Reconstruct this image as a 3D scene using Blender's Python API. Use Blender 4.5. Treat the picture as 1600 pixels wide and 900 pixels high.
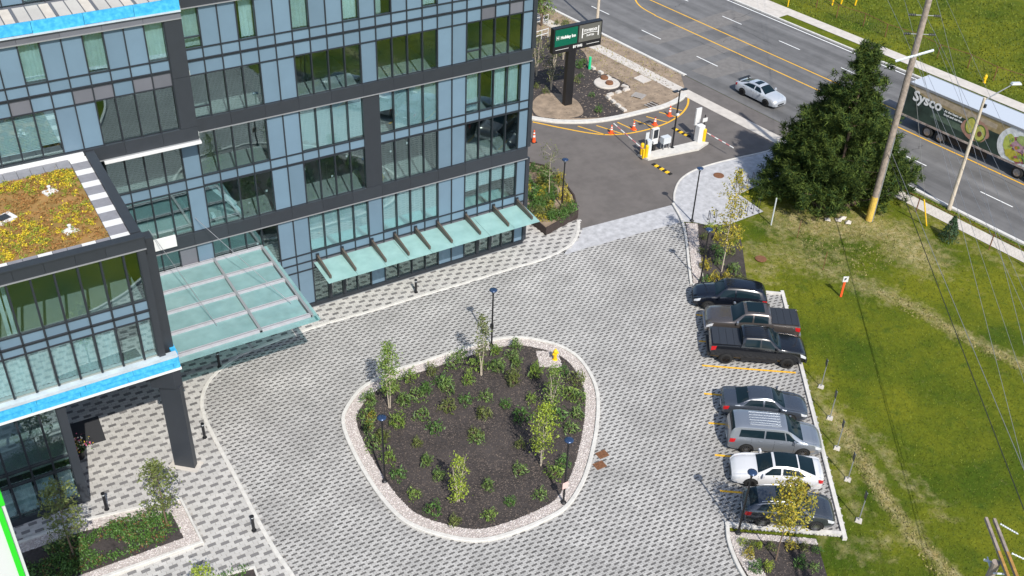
import bpy, math, random
import numpy as np
from mathutils import Vector, Matrix
for o in list(bpy.data.objects): bpy.data.objects.remove(o)
random.seed(7); RNG = np.random.default_rng(7)
R = math.radians
scene = bpy.context.scene
COL = scene.collection

# ------------------------------------------------------------ camera
FPX, YAW, PITCH, ROLL, HC = 1663.5, R(180-147.303), R(35.5715), R(2.583), 41.0
def _rot():
    fwd = np.array([math.sin(YAW)*math.cos(PITCH), math.cos(YAW)*math.cos(PITCH), -math.sin(PITCH)])
    right = np.array([math.cos(YAW), -math.sin(YAW), 0.])
    down = np.cross(fwd, right)
    c, s = math.cos(ROLL), math.sin(ROLL)
    return np.array([[c, -s, 0], [s, c, 0], [0, 0, 1]]) @ np.array([right, down, fwd])
CM = _rot()
cd = bpy.data.cameras.new('camera'); cam = bpy.data.objects.new('camera', cd); COL.objects.link(cam)
cd.sensor_width = 36; cd.lens = 36*FPX/1600; cd.clip_end = 3000; cd.clip_start = .5
rx, dn, fw = CM
cam.matrix_world = Matrix(((rx[0], -dn[0], -fw[0], 0), (rx[1], -dn[1], -fw[1], 0), (rx[2], -dn[2], -fw[2], HC), (0, 0, 0, 1)))
scene.camera = cam

# ------------------------------------------------------------ sky, sun, exposure
SUN_EL = R(46.5); SH = (.18, .984)          # shadows fall this way
w = bpy.data.worlds.new('World'); scene.world = w; w.use_nodes = True
nt = w.node_tree; nt.nodes.clear()
sky = nt.nodes.new('ShaderNodeTexSky'); sky.sky_type = 'NISHITA'; sky.sun_disc = False
sky.sun_elevation = SUN_EL; sky.sun_rotation = math.atan2(-SH[0], -SH[1]); sky.air_density = 1; sky.dust_density = 1.2
bg = nt.nodes.new('ShaderNodeBackground'); bg.inputs[1].default_value = .15
out = nt.nodes.new('ShaderNodeOutputWorld')
nt.links.new(sky.outputs[0], bg.inputs[0]); nt.links.new(bg.outputs[0], out.inputs[0])
ld = bpy.data.lights.new('sun', 'SUN'); ld.energy = 4.3; ld.angle = R(.55); ld.color = (1, .955, .88)
sun = bpy.data.objects.new('sun', ld); COL.objects.link(sun); sun.location = (0, 0, 80)
sun.rotation_euler = Vector((SH[0]*math.cos(SUN_EL), SH[1]*math.cos(SUN_EL), -math.sin(SUN_EL))).to_track_quat('-Z', 'Y').to_euler()
vs = scene.view_settings; vs.view_transform = 'Standard'; vs.look = 'None'; vs.exposure = .24; vs.gamma = 1; vs.use_curve_mapping = False
scene.render.engine = 'CYCLES'

# ------------------------------------------------------------ pixel -> place
def ray(u, v): return CM.T @ np.array([(u-800)/FPX, (v-450)/FPX, 1])
def G(u, v, z=0.):
    d = ray(u, v); t = (z-HC)/d[2]; return (float(d[0]*t), float(d[1]*t))
def OY(u, v, Y):
    d = ray(u, v); t = Y/d[1]; return (float(d[0]*t), Y, float(HC+d[2]*t))
def hgt(u, v, u2, v2):
    b = np.array(G(u, v)); d = ray(u2, v2); t = b@d[:2]/(d[:2]@d[:2]); return float(HC+t*d[2])
def GP(l, z=0.): return [G(u, v, z) for u, v in l]

# ------------------------------------------------------------ materials
MATS = {}
def mat(name, col, rough=.7, metal=0., var=0., scale=8., bump=0., bscale=40., island=0., col2=None, spec=None, dirt=0.):
    if name in MATS: return MATS[name]
    m = bpy.data.materials.new(name); m.use_nodes = True; MATS[name] = m
    n = m.node_tree.nodes; L = m.node_tree.links; p = n['Principled BSDF']
    p.inputs['Base Color'].default_value = (*col, 1); p.inputs['Roughness'].default_value = rough; p.inputs['Metallic'].default_value = metal
    if spec is not None: p.inputs['Specular IOR Level'].default_value = spec
    last = None
    geo = n.new('ShaderNodeNewGeometry')
    def mix(fac, a, b, mode='MIX'):
        x = n.new('ShaderNodeMix'); x.data_type = 'RGBA'; x.blend_type = mode
        if isinstance(fac, float): x.inputs[0].default_value = fac
        else: L.new(fac, x.inputs[0])
        for s, val in ((6, a), (7, b)):
            if isinstance(val, tuple): x.inputs[s].default_value = (*val, 1)
            else: L.new(val, x.inputs[s])
        return x.outputs[2]
    def noise(sc, det=4., rg=.6):
        t = n.new('ShaderNodeTexNoise'); t.inputs['Scale'].default_value = sc; t.inputs['Detail'].default_value = det; t.inputs['Roughness'].default_value = rg
        L.new(geo.outputs['Position'], t.inputs['Vector']); return t.outputs[0]
    def ramp(v, a, b):
        r = n.new('ShaderNodeMapRange'); L.new(v, r.inputs[0]); r.inputs[1].default_value = a; r.inputs[2].default_value = b; return r.outputs[0]
    c = tuple(col)
    if island:
        c2 = col2 or tuple(x*(1-island) for x in col)
        last = mix(geo.outputs['Random Per Island'], tuple(min(1, x*(1+island*.6)) for x in col) if not col2 else tuple(col), c2); c = last
    elif col2:
        last = mix(ramp(noise(scale), .38, .62), tuple(col), tuple(col2)); c = last
    if var:
        f = ramp(noise(scale, 6.), .3, .7)
        last = mix(f, (1-var,)*3, (1+var,)*3); last = mix(1., c, last, 'MULTIPLY'); c = last
    if dirt:
        f = ramp(noise(.35, 5., .65), .45, .75)
        last = mix(f, c, tuple(x*(1-dirt) for x in col)); c = last
    if last is not None: L.new(last, p.inputs['Base Color'])
    if bump:
        b = n.new('ShaderNodeBump'); b.inputs['Strength'].default_value = bump; b.inputs['Distance'].default_value = .03
        L.new(noise(bscale, 5.), b.inputs['Height']); L.new(b.outputs[0], p.inputs['Normal'])
    return m

def glassmat(name, tint, ior=2.2, gloss=(.78, .95, .94), rough=0.):
    m = bpy.data.materials.new(name); m.use_nodes = True; MATS[name] = m
    n = m.node_tree.nodes; L = m.node_tree.links; n.remove(n['Principled BSDF']); o = n['Material Output']
    t = n.new('ShaderNodeBsdfTransparent'); t.inputs[0].default_value = (*tint, 1)
    g = n.new('ShaderNodeBsdfGlossy'); g.inputs[0].default_value = (*gloss, 1); g.inputs['Roughness'].default_value = rough
    f = n.new('ShaderNodeLayerWeight'); f.inputs[0].default_value = .5
    pw = n.new('ShaderNodeMath'); pw.operation = 'POWER'; pw.inputs[1].default_value = 2.5; L.new(f.outputs['Facing'], pw.inputs[0])
    mr = n.new('ShaderNodeMapRange'); mr.inputs[3].default_value = ior; mr.inputs[4].default_value = .8; L.new(pw.outputs[0], mr.inputs[0])
    nz = n.new('ShaderNodeTexNoise'); nz.inputs['Scale'].default_value = .9; nz.inputs['Detail'].default_value = 1.; ge = n.new('ShaderNodeNewGeometry'); L.new(ge.outputs['Position'], nz.inputs['Vector'])
    bp = n.new('ShaderNodeBump'); bp.inputs['Strength'].default_value = .05; bp.inputs['Distance'].default_value = .03; L.new(nz.outputs[0], bp.inputs['Height']); L.new(bp.outputs[0], g.inputs['Normal'])
    x = n.new('ShaderNodeMixShader'); L.new(mr.outputs[0], x.inputs[0]); L.new(t.outputs[0], x.inputs[1]); L.new(g.outputs[0], x.inputs[2]); L.new(x.outputs[0], o.inputs[0])
    return m

# ------------------------------------------------------------ mesh helpers
class MB:
    def __init__(s): s.v = []; s.f = []
    def add(s, vs, fs):
        b = len(s.v); s.v += [tuple(map(float, p)) for p in vs]; s.f += [tuple(i+b for i in q) for q in fs]; return s
    def box(s, c, d, rz=0., taper=1.):
        x, y, z = (k/2 for k in d); C, S = math.cos(rz), math.sin(rz); vs = []
        for k, t in ((-z, 1), (z, taper)):
            for i, j in ((-x, -y), (x, -y), (x, y), (-x, y)):
                i *= t; j *= t; vs.append((c[0]+i*C-j*S, c[1]+i*S+j*C, c[2]+k))
        return s.add(vs, [(3, 2, 1, 0), (4, 5, 6, 7), (0, 1, 5, 4), (1, 2, 6, 5), (2, 3, 7, 6), (3, 0, 4, 7)])
    def b2(s, a, b): return s.box([(p+q)/2 for p, q in zip(a, b)], [abs(q-p) for p, q in zip(a, b)])
    def prism(s, poly, z0, z1):
        n = len(poly); vs = [(x, y, z0) for x, y in poly]+[(x, y, z1) for x, y in poly]
        return s.add(vs, [tuple(range(n-1, -1, -1)), tuple(range(n, 2*n))]+[(i, (i+1) % n, n+(i+1) % n, n+i) for i in range(n)])
    def tube(s, p, q, r, r2=None, n=8, cap=True):
        r2 = r if r2 is None else r2; p = Vector(p); q = Vector(q); d = (q-p)
        if d.length < 1e-6: return s
        d.normalize(); a = d.orthogonal().normalized(); b = d.cross(a); vs = []
        for c, k in ((p, r), (q, r2)):
            for i in range(n):
                t = 2*math.pi*i/n; vs.append(c+a*(k*math.cos(t))+b*(k*math.sin(t)))
        fs = [(i, (i+1) % n, n+(i+1) % n, n+i) for i in range(n)]
        if cap: fs += [tuple(range(n-1, -1, -1)), tuple(range(n, 2*n))]
        return s.add(vs, fs)
    def path(s, pts, r, n=6):
        for a, b in zip(pts, pts[1:]): s.tube(a, b, r, r, n)
        return s
    def lathe(s, prof, c=(0, 0, 0), n=16, axis='z'):
        vs = []; m = len(prof)
        for i in range(n):
            t = 2*math.pi*i/n
            for r, h in prof:
                x, y = r*math.cos(t), r*math.sin(t)
                v = (x, y, h) if axis == 'z' else (x, h, y)
                vs.append((v[0]+c[0], v[1]+c[1], v[2]+c[2]))
        fs = []
        for i in range(n):
            j = (i+1) % n
            for k in range(m-1):
                q = (i*m+k, j*m+k, j*m+k+1, i*m+k+1)
                fs.append(q if axis == 'z' else q[::-1])
        return s.add(vs, fs)
    def grid(s, P):
        h, wd = len(P), len(P[0])
        return s.add([p for r in P for p in r], [(i*wd+j, i*wd+j+1, (i+1)*wd+j+1, (i+1)*wd+j) for i in range(h-1) for j in range(wd-1)])
    def build(s, name, m, parent=None, world=False, smooth=False):
        me = bpy.data.meshes.new(name); off = parent_off(parent) if world else Vector((0, 0, 0))
        me.from_pydata([(v[0]-off[0], v[1]-off[1], v[2]-off[2]) for v in s.v], [], s.f)
        return link(name, me, m, parent, smooth)
def parent_off(p):
    off = Vector((0, 0, 0))
    while p is not None: off += Vector(p.location); p = p.parent
    return off
def link(name, me, m, parent=None, smooth=False):
    if m is not None and not len(me.materials): me.materials.append(m if not isinstance(m, str) else MATS[m])
    if smooth: me.polygons.foreach_set('use_smooth', [True]*len(me.polygons))
    me.update()
    o = bpy.data.objects.new(name, me); COL.objects.link(o); o.parent = parent; return o
def npmesh(name, V, F, m, parent=None, smooth=False):
    """V (n,3), F (k,4) or (k,3) arrays"""
    me = bpy.data.meshes.new(name); V = np.asarray(V, np.float32); F = np.asarray(F, np.int32); k = F.shape[1]
    me.vertices.add(len(V)); me.vertices.foreach_set('co', V.ravel())
    me.loops.add(F.size); me.loops.foreach_set('vertex_index', F.ravel())
    me.polygons.add(len(F)); me.polygons.foreach_set('loop_start', np.arange(0, F.size, k, dtype=np.int32)); me.polygons.foreach_set('loop_total', np.full(len(F), k, np.int32))
    me.polygons.foreach_set('use_smooth', np.zeros(len(F), bool)); me.update(calc_edges=True); me.validate()
    return link(name, me, m, parent, smooth)
def tag(o, label=None, cat=None, group=None, kind=None):
    for k, v in (('label', label), ('category', cat), ('group', group), ('kind', kind)):
        if v: o[k] = v
    return o
def empty(name, loc, label=None, cat=None, group=None, rz=0., sc=1.):
    o = bpy.data.objects.new(name, None); COL.objects.link(o); o.location = loc; o.rotation_euler = (0, 0, rz); o.scale = (sc,)*3; o.empty_display_size = .3
    return tag(o, label, cat, group)
def copytree(o, parent=None):
    c = o.copy(); COL.objects.link(c); c.parent = parent
    for ch in o.children: copytree(ch, c)
    return c
def text(name, body, size, m, parent, M4, extrude=.01, sx=1., bold=0., align='CENTER'):
    cu = bpy.data.curves.new(name, 'FONT'); cu.body = body; cu.size = size; cu.extrude = extrude; cu.align_x = align; cu.align_y = 'CENTER'; cu.offset = bold; cu.resolution_u = 3
    t = bpy.data.objects.new(name, cu); COL.objects.link(t)
    me = bpy.data.meshes.new_from_object(t.evaluated_get(bpy.context.evaluated_depsgraph_get())); bpy.data.objects.remove(t)
    me.transform(Matrix.Diagonal((sx, 1, 1, 1))); me.transform(M4); me.materials.clear()
    return link(name, me, m, parent)
def smooth_loop(P, closed=True, step=.3):
    P = [np.array(p, float) for p in P]; n = len(P); outp = []
    rng = range(n if closed else n-1)
    for i in rng:
        if closed: a, b, c, d = P[i-1], P[i], P[(i+1) % n], P[(i+2) % n]
        else: a, b, c, d = P[max(i-1, 0)], P[i], P[i+1], P[min(i+2, n-1)]
        k = max(1, int(np.linalg.norm(c-b)/step))
        for j in range(k):
            t = j/k; outp.append(.5*((2*b)+(c-a)*t+(2*a-5*b+4*c-d)*t*t+(3*b-a-3*c+d)*t**3))
    if not closed: outp.append(P[-1])
    return [tuple(p) for p in outp]
def offset(P, d, closed=True):
    P = np.array(P, float); n = len(P)
    if closed: T = np.roll(P, -1, 0)-np.roll(P, 1, 0)
    else: T = np.gradient(P, axis=0)
    T /= np.linalg.norm(T, axis=1)[:, None]+1e-9
    return [tuple(p) for p in P+d*np.stack([-T[:, 1], T[:, 0]], 1)]
def area(P):
    P = np.array(P); x, y = P[:, 0], P[:, 1]; return .5*float(np.sum(x*np.roll(y, -1)-y*np.roll(x, -1)))
ORD = ['', 'second ', 'third ', 'fourth ', 'fifth ', 'sixth ', 'seventh ', 'eighth ', 'ninth ', 'tenth ', 'eleventh ', 'twelfth ', 'thirteenth ', 'fourteenth ', 'fifteenth ', 'sixteenth ', 'seventeenth ', 'eighteenth ', 'nineteenth ', 'twentieth ']+['%dth ' % k for k in range(21, 60)]
def ranklabels(objs, anchors, desc):
    """one label each: which of the alike plants it is, counted outward from the landmark it stands nearest"""
    by = {}
    for o in objs:
        d, nm = min((math.dist(o.location[:2], p), nm) for nm, p in anchors.items()); by.setdefault(nm, []).append((d, o))
    for nm, l in by.items():
        for k, (d, o) in enumerate(sorted(l, key=lambda q: q[0])): o['label'] = desc+', '+ORD[k]+'closest to '+nm
def ccw(P): return P if area(P) > 0 else P[::-1]
def inside(X, Y, P):
    P = np.array(P); r = np.zeros(X.shape, bool); n = len(P); j = n-1
    for i in range(n):
        xi, yi = P[i]; xj, yj = P[j]
        c = ((yi > Y) != (yj > Y)) & (X < (xj-xi)*(Y-yi)/(yj-yi+1e-12)+xi); r ^= c; j = i
    return r
def sheet(name, P, z, m, kind='structure', parent=None):
    mb = MB(); mb.add([(x, y, z) for x, y in ccw(P)], [tuple(range(len(P)))])
    o = mb.build(name, m, parent)
    if kind: o['kind'] = kind
    return o
def kerb(name, P, wd=.2, h=.12, closed=False, side=1, m='concrete_kerb', z0=-.08):
    A = list(P); B = offset(P, wd*side, closed); mb = MB(); n = len(A)
    A2 = offset(P, .025*side, closed); B2 = offset(P, (wd-.02)*side, closed)
    vs = [(x, y, z0) for x, y in A]+[(x, y, h-.025) for x, y in A]+[(x, y, h) for x, y in A2]+[(x, y, h) for x, y in B2]+[(x, y, h-.02) for x, y in B]+[(x, y, z0) for x, y in B]
    fs = []
    for i in range(n if closed else n-1):
        j = (i+1) % n
        for k in range(5):
            q = (k*n+i, k*n+j, (k+1)*n+j, (k+1)*n+i); fs.append(q if side > 0 else q[::-1])
    if not closed: fs += [tuple(k*n for k in range(6)), tuple(k*n+n-1 for k in range(5, -1, -1))]
    mb.add(vs, fs); o = mb.build(name, MATS[m]); o['kind'] = 'structure'; return o
def randpts(P, dens, holes=()):
    P = np.array(P); lo, hi = P.min(0), P.max(0); n = int((hi-lo).prod()*dens)
    X = RNG.uniform(lo[0], hi[0], n); Y = RNG.uniform(lo[1], hi[1], n); k = inside(X, Y, P)
    for h in holes: k &= ~inside(X, Y, h)
    return np.stack([X[k], Y[k]], 1)
OCT = np.array([(1, 0, 0), (-1, 0, 0), (0, 1, 0), (0, -1, 0), (0, 0, 1), (0, 0, -1)], float)
OCF = np.array([(0, 2, 4), (2, 1, 4), (1, 3, 4), (3, 0, 4), (2, 0, 5), (1, 2, 5), (3, 1, 5), (0, 3, 5)])
def stones(name, pts, s0, s1, z, m, parent=None, flat=.7):
    n = len(pts); s = RNG.uniform(s0, s1, (n, 1, 1)); V = OCT[None]*s*RNG.uniform(.65, 1.25, (n, 6, 1)); V[:, :, 2] *= flat
    a = RNG.uniform(0, 6.28, n); c, sn = np.cos(a)[:, None], np.sin(a)[:, None]
    x = V[:, :, 0]*c-V[:, :, 1]*sn; y = V[:, :, 0]*sn+V[:, :, 1]*c
    V = np.stack([x+pts[:, :1], y+pts[:, 1:2], V[:, :, 2]+z], 2).reshape(-1, 3)
    F = (OCF[None]+(np.arange(n)*6)[:, None, None]).reshape(-1, 3)
    o = npmesh(name, V, F, m, parent); o['kind'] = 'stuff'; return o
def leafquads(C, size, aspect=.55, up=.3, n3=None):
    """a bent leaf clump per point: quads with random orientation"""
    n = len(C); d = RNG.normal(size=(n, 3)); d[:, 2] += up; d /= np.linalg.norm(d, axis=1)[:, None]
    e = RNG.normal(size=(n, 3)); e -= (e*d).sum(1)[:, None]*d; e /= np.linalg.norm(e, axis=1)[:, None]+1e-9
    s = np.asarray(size).reshape(-1, 1)*RNG.uniform(.6, 1.3, (n, 1))
    V = np.stack([C-d*s*.5, C+e*s*aspect*.5, C+d*s*.5, C-e*s*aspect*.5], 1).reshape(-1, 3)
    F = np.arange(4*n).reshape(-1, 4); return V, F
def blades(name, pts, z, h0, h1, wd, m, lean=.5):
    n = len(pts); a = RNG.uniform(0, 6.28, n); c, s = np.cos(a), np.sin(a); h = RNG.uniform(h0, h1, n); wv = RNG.uniform(.6, 1.4, n)*wd
    P = np.stack([pts[:, 0], pts[:, 1], np.full(n, z)], 1); l = RNG.uniform(-lean, lean, (n, 2))*h[:, None]
    V = np.stack([P+np.stack([-c*wv, -s*wv, 0*c], 1), P+np.stack([c*wv, s*wv, 0*c], 1), P+np.stack([l[:, 0], l[:, 1], h], 1)], 1).reshape(-1, 3)
    o = npmesh(name, V, np.arange(3*n).reshape(-1, 3), m); o['kind'] = 'stuff'; return o
# ------------------------------------------------------------ material library
mat('concrete_kerb', (.56, .54, .50), .85, var=.12, scale=3, bump=.15)
mat('stamped', (.42, .42, .43), .85, var=.22, scale=2.2, bump=.2, bscale=9)
mat('sidewalk_concrete', (.52, .48, .43), .9, var=.12, scale=1.5, bump=.1)
mat('asphalt_drive', (.125, .112, .104), .9, var=.14, scale=.7, bump=.35, bscale=60, dirt=-.18)
mat('asphalt_road', (.125, .123, .122), .9, var=.14, scale=.9, bump=.35, bscale=50, dirt=-.2)
mat('asphalt_patch', (.165, .155, .145), .9, var=.15, scale=2, bump=.2)
mat('joint_sand', (.33, .315, .30), .95, var=.15, scale=3)
mat('paver_light', (.41, .40, .383), .85, island=.14, var=.17, scale=.2, bump=.1, dirt=.26)
mat('paver_dark', (.108, .103, .10), .85, island=.3, var=.12, scale=.5, bump=.1)
mat('plaza_light', (.46, .445, .42), .85, island=.09, var=.1, scale=.6, bump=.08)
mat('plaza_dark', (.175, .168, .165), .85, island=.25, var=.1, scale=.6, bump=.08)
mat('mulch', (.040, .033, .031), 1., var=.5, scale=6, bump=.9, bscale=22, dirt=-.7)
mat('mulch_chip', (.042, .034, .031), 1., island=.9, col2=(.14, .11, .09), var=.4, scale=.5)
mat('gravel_bed', (.42, .38, .35), 1., var=.2, scale=14)
mat('gravel_stone', (.62, .58, .55), .9, island=.6, col2=(.33, .28, .27))
mat('soil', (.27, .205, .145), 1., var=.35, scale=1.2, bump=.6, bscale=12)
mat('yellow_paint', (.78, .42, .02), .6, var=.12, scale=5)
mat('white_paint', (.78, .78, .76), .6, var=.1, scale=5)
mat('black_metal', (.012, .012, .014), .45)
mat('dark_metal', (.029, .034, .042), .42, var=.06, scale=2)
mat('frame_metal', (.021, .026, .033), .4)
mat('grey_metal', (.30, .31, .32), .45, .3)
mat('steel', (.55, .55, .56), .35, .8)
mat('rust', (.17, .075, .035), .9, var=.3, scale=9)
mat('blue_panel', (.132, .204, .268), .32, var=.05, scale=.8)
mat('grey_panel', (.125, .130, .150), .4, var=.06, scale=1)
mat('membrane', (.035, .36, .66), .5, var=.14, scale=5, col2=(.07, .42, .68))
mat('membrane_white', (.44, .50, .54), .5, var=.12, scale=2)
mat('white_trim', (.66, .66, .65), .5)
mat('interior_wall', (.20, .23, .22), .9)
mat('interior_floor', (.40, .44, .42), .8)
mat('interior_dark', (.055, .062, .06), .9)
mat('curtain', (.62, .72, .74), .9, var=.1, scale=2)
mat('blind', (.52, .63, .66), .8)
mat('wood_pole', (.30, .245, .205), .9, var=.3, scale=4, bump=.5, bscale=30)
mat('lamp_pole_concrete', (.52, .45, .36), .9, var=.12, scale=3)
mat('orange', (.85, .10, .02), .6)
mat('yellow_plastic', (.85, .52, .01), .5)
mat('timber', (.045, .032, .028), .8, var=.25, scale=5, bump=.3)
mat('leaf_shrub', (.17, .25, .055), .6, island=.7, col2=(.035, .085, .02))
mat('leaf_birch', (.19, .27, .04), .6, island=.7, col2=(.06, .12, .02))
mat('leaf_lime', (.30, .36, .03), .6, island=.6, col2=(.13, .20, .02))
mat('leaf_yellow', (.42, .32, .02), .6, island=.6, col2=(.14, .16, .025))
mat('leaf_dull', (.15, .18, .04), .6, island=.6, col2=(.06, .08, .02))
mat('leaf_cover', (.09, .19, .03), .6, island=.8, col2=(.03, .07, .015))
mat('leaf_red', (.20, .08, .035), .6, island=.7, col2=(.10, .11, .03))
mat('needle', (.100, .135, .026), .8, island=.8, col2=(.012, .036, .014), var=.5, scale=1.0, spec=.1)
mat('needle_small', (.04, .09, .03), .7, island=.8, col2=(.015, .04, .015))
mat('bark', (.16, .11, .075), .95, var=.25, scale=8)
mat('birch_bark', (.50, .43, .33), .9, var=.2, scale=10)
mat('grass_blade', (.165, .195, .016), .8, island=.8, col2=(.055, .088, .007), var=.35, scale=.5)
mat('straw_blade', (.30, .25, .10), .9, island=.6, col2=(.17, .17, .05))
mat('tyre', (.012, .012, .012), .85)
mat('arch', (.006, .006, .006), .9)
mat('rim', (.42, .42, .44), .3, .85)
mat('rim_dark', (.02, .02, .022), .35, .5)
mat('red_lamp', (.45, .012, .015), .25)
mat('clear_lamp', (.65, .67, .70), .15, .2)
mat('amber', (.75, .35, .10), .3)
mat('plate', (.7, .7, .7), .5)
def carpaint(name, col, metal=.35, rough=.22):
    m = mat(name, col, rough, metal); p = m.node_tree.nodes['Principled BSDF']; p.inputs['Coat Weight'].default_value = .7; p.inputs['Coat Roughness'].default_value = .06; return m
carpaint('paint_black', (.008, .009, .012), .0); carpaint('paint_navy', (.006, .008, .014), .1)
carpaint('paint_brown', (.13, .115, .108), .6); carpaint('paint_slate', (.085, .10, .125), .55)
carpaint('paint_silver', (.30, .325, .36), .6, .3); carpaint('paint_white', (.62, .62, .63), .0)
carpaint('paint_graphite', (.075, .085, .10), .55); carpaint('paint_pearl', (.48, .51, .55), .2)
mat('car_glass', (.008, .018, .024), .04, spec=.22)
mat('car_trim', (.015, .015, .016), .5)
glassmat('facade_glass', (.80, .88, .89), .18)
glassmat('tint_glass', (.7, .88, .84), .1)
def frosted(name, col, tr):
    m = bpy.data.materials.new(name); m.use_nodes = True; MATS[name] = m
    n = m.node_tree.nodes; L = m.node_tree.links; p = n['Principled BSDF']; p.inputs['Base Color'].default_value = (*col, 1); p.inputs['Roughness'].default_value = .12
    t = n.new('ShaderNodeBsdfTransparent'); t.inputs[0].default_value = (col[0]*1.3, col[1]*1.3, col[2]*1.3, 1); x = n.new('ShaderNodeMixShader')
    tx = n.new('ShaderNodeTexNoise'); tx.inputs['Scale'].default_value = 1.2; tx.inputs['Detail'].default_value = 6; g = n.new('ShaderNodeNewGeometry'); L.new(g.outputs['Position'], tx.inputs['Vector'])
    r = n.new('ShaderNodeMapRange'); r.inputs[1].default_value = .3; r.inputs[2].default_value = .7; r.inputs[3].default_value = tr-.08; r.inputs[4].default_value = tr+.08; L.new(tx.outputs[0], r.inputs[0])
    L.new(r.outputs[0], x.inputs[0]); L.new(p.outputs[0], x.inputs[1]); L.new(t.outputs[0], x.inputs[2]); L.new(x.outputs[0], n['Material Output'].inputs[0]); return m
frosted('canopy_glass', (.37, .56, .555), .5)
frosted('awning_glass', (.41, .62, .60), .42)

def lawnmat():
    m = bpy.data.materials.new('lawn_turf'); m.use_nodes = True; MATS['lawn_turf'] = m
    n = m.node_tree.nodes; L = m.node_tree.links; p = n['Principled BSDF']; p.inputs['Roughness'].default_value = .95; p.inputs['Specular IOR Level'].default_value = .1
    g = n.new('ShaderNodeNewGeometry')
    def nz(sc, det=5., rg=.6, dist=0., stretch=None):
        t = n.new('ShaderNodeTexNoise'); t.inputs['Scale'].default_value = sc; t.inputs['Detail'].default_value = det; t.inputs['Roughness'].default_value = rg; t.inputs['Distortion'].default_value = dist
        L.new(g.outputs['Position'], t.inputs['Vector']); return t.outputs[0]
    def mp(v, a, b):
        r = n.new('ShaderNodeMapRange'); L.new(v, r.inputs[0]); r.inputs[1].default_value = a; r.inputs[2].default_value = b; return r.outputs[0]
    def mix(f, a, b, mode='MIX'):
        x = n.new('ShaderNodeMix'); x.data_type = 'RGBA'; x.blend_type = mode
        if isinstance(f, float): x.inputs[0].default_value = f
        else: L.new(f, x.inputs[0])
        for s, v in ((6, a), (7, b)):
            if isinstance(v, tuple): x.inputs[s].default_value = (*v, 1)
            else: L.new(v, x.inputs[s])
        return x.outputs[2]
    c = mix(mp(nz(.16), .36, .64), (.052, .086, .007), (.150, .160, .012))
    c = mix(mp(nz(.9, 4), .55, .78), c, (.05, .085, .010))
    at = n.new('ShaderNodeAttribute'); at.attribute_name = 'dry'
    ad = n.new('ShaderNodeMath'); ad.operation = 'ADD'; L.new(at.outputs['Fac'], ad.inputs[0]); L.new(nz(1.3, 6, .72), ad.inputs[1])
    c = mix(mp(ad.outputs[0], .62, 1.05), c, mix(mp(nz(3., 5), .35, .65), (.30, .235, .095), (.40, .34, .19)))
    c = mix(.75, c, mix(mp(nz(5, 7, .8), .28, .72), (.55, .55, .55), (1.45, 1.45, 1.4)), 'MULTIPLY')
    L.new(c, p.inputs['Base Color'])
    b = n.new('ShaderNodeBump'); b.inputs['Strength'].default_value = .8; b.inputs['Distance'].default_value = .08; L.new(nz(9, 6, .75), b.inputs['Height']); L.new(b.outputs[0], p.inputs['Normal'])
    return m
lawnmat()

def roadmat():
    m = MATS['asphalt_road']; n = m.node_tree.nodes; L = m.node_tree.links; p = n['Principled BSDF']
    g = n.new('ShaderNodeNewGeometry'); mp_ = n.new('ShaderNodeMapping'); mp_.inputs['Rotation'].default_value = (0, 0, R(83.7)); L.new(g.outputs['Position'], mp_.inputs['Vector'])
    m2 = n.new('ShaderNodeMapping'); m2.inputs['Scale'].default_value = (.035, .75, 1); L.new(mp_.outputs[0], m2.inputs['Vector'])
    t = n.new('ShaderNodeTexNoise'); t.inputs['Scale'].default_value = 1.; t.inputs['Detail'].default_value = 5; L.new(m2.outputs[0], t.inputs['Vector'])
    r = n.new('ShaderNodeMapRange'); r.inputs[1].default_value = .3; r.inputs[2].default_value = .7; r.inputs[3].default_value = .66; r.inputs[4].default_value = 1.3; L.new(t.outputs[0], r.inputs[0])
    src = p.inputs['Base Color'].links[0].from_socket; x = n.new('ShaderNodeMix'); x.data_type = 'RGBA'; x.blend_type = 'MULTIPLY'; x.inputs[0].default_value = 1.
    L.new(src, x.inputs[6]); L.new(r.outputs[0], x.inputs[7]); L.new(x.outputs[2], p.inputs['Base Color'])
roadmat(); mat('tar', (.028, .027, .026), .7)

def objvar(name, a):
    m = MATS[name]; n = m.node_tree.nodes; L = m.node_tree.links; p = n['Principled BSDF']; oi = n.new('ShaderNodeObjectInfo'); r = n.new('ShaderNodeMapRange'); r.inputs[3].default_value = 1-a; r.inputs[4].default_value = 1+a; L.new(oi.outputs['Random'], r.inputs[0])
    x = n.new('ShaderNodeMix'); x.data_type = 'RGBA'; x.blend_type = 'MULTIPLY'; x.inputs[0].default_value = 1.; L.new(p.inputs['Base Color'].links[0].from_socket, x.inputs[6]); L.new(r.outputs[0], x.inputs[7]); L.new(x.outputs[2], p.inputs['Base Color'])
for q_, a_ in (('blue_panel', .09), ('grey_panel', .12), ('dark_metal', .08), ('curtain', .12)): objvar(q_, a_)
# ------------------------------------------------------------ setting: ground, road, pavements
RT = R(-83.7); RD = np.array([math.cos(RT), math.sin(RT)]); RN = np.array([-math.sin(RT), math.cos(RT)])
def RP(t, n): p = RD*t+RN*n; return (float(p[0]), float(p[1]))
def strip(t0, t1, n0, n1): return [RP(t0, n0), RP(t1, n0), RP(t1, n1), RP(t0, n1)]
def flat(poly, z): return [(x, y, z) for x, y in poly]

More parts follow.
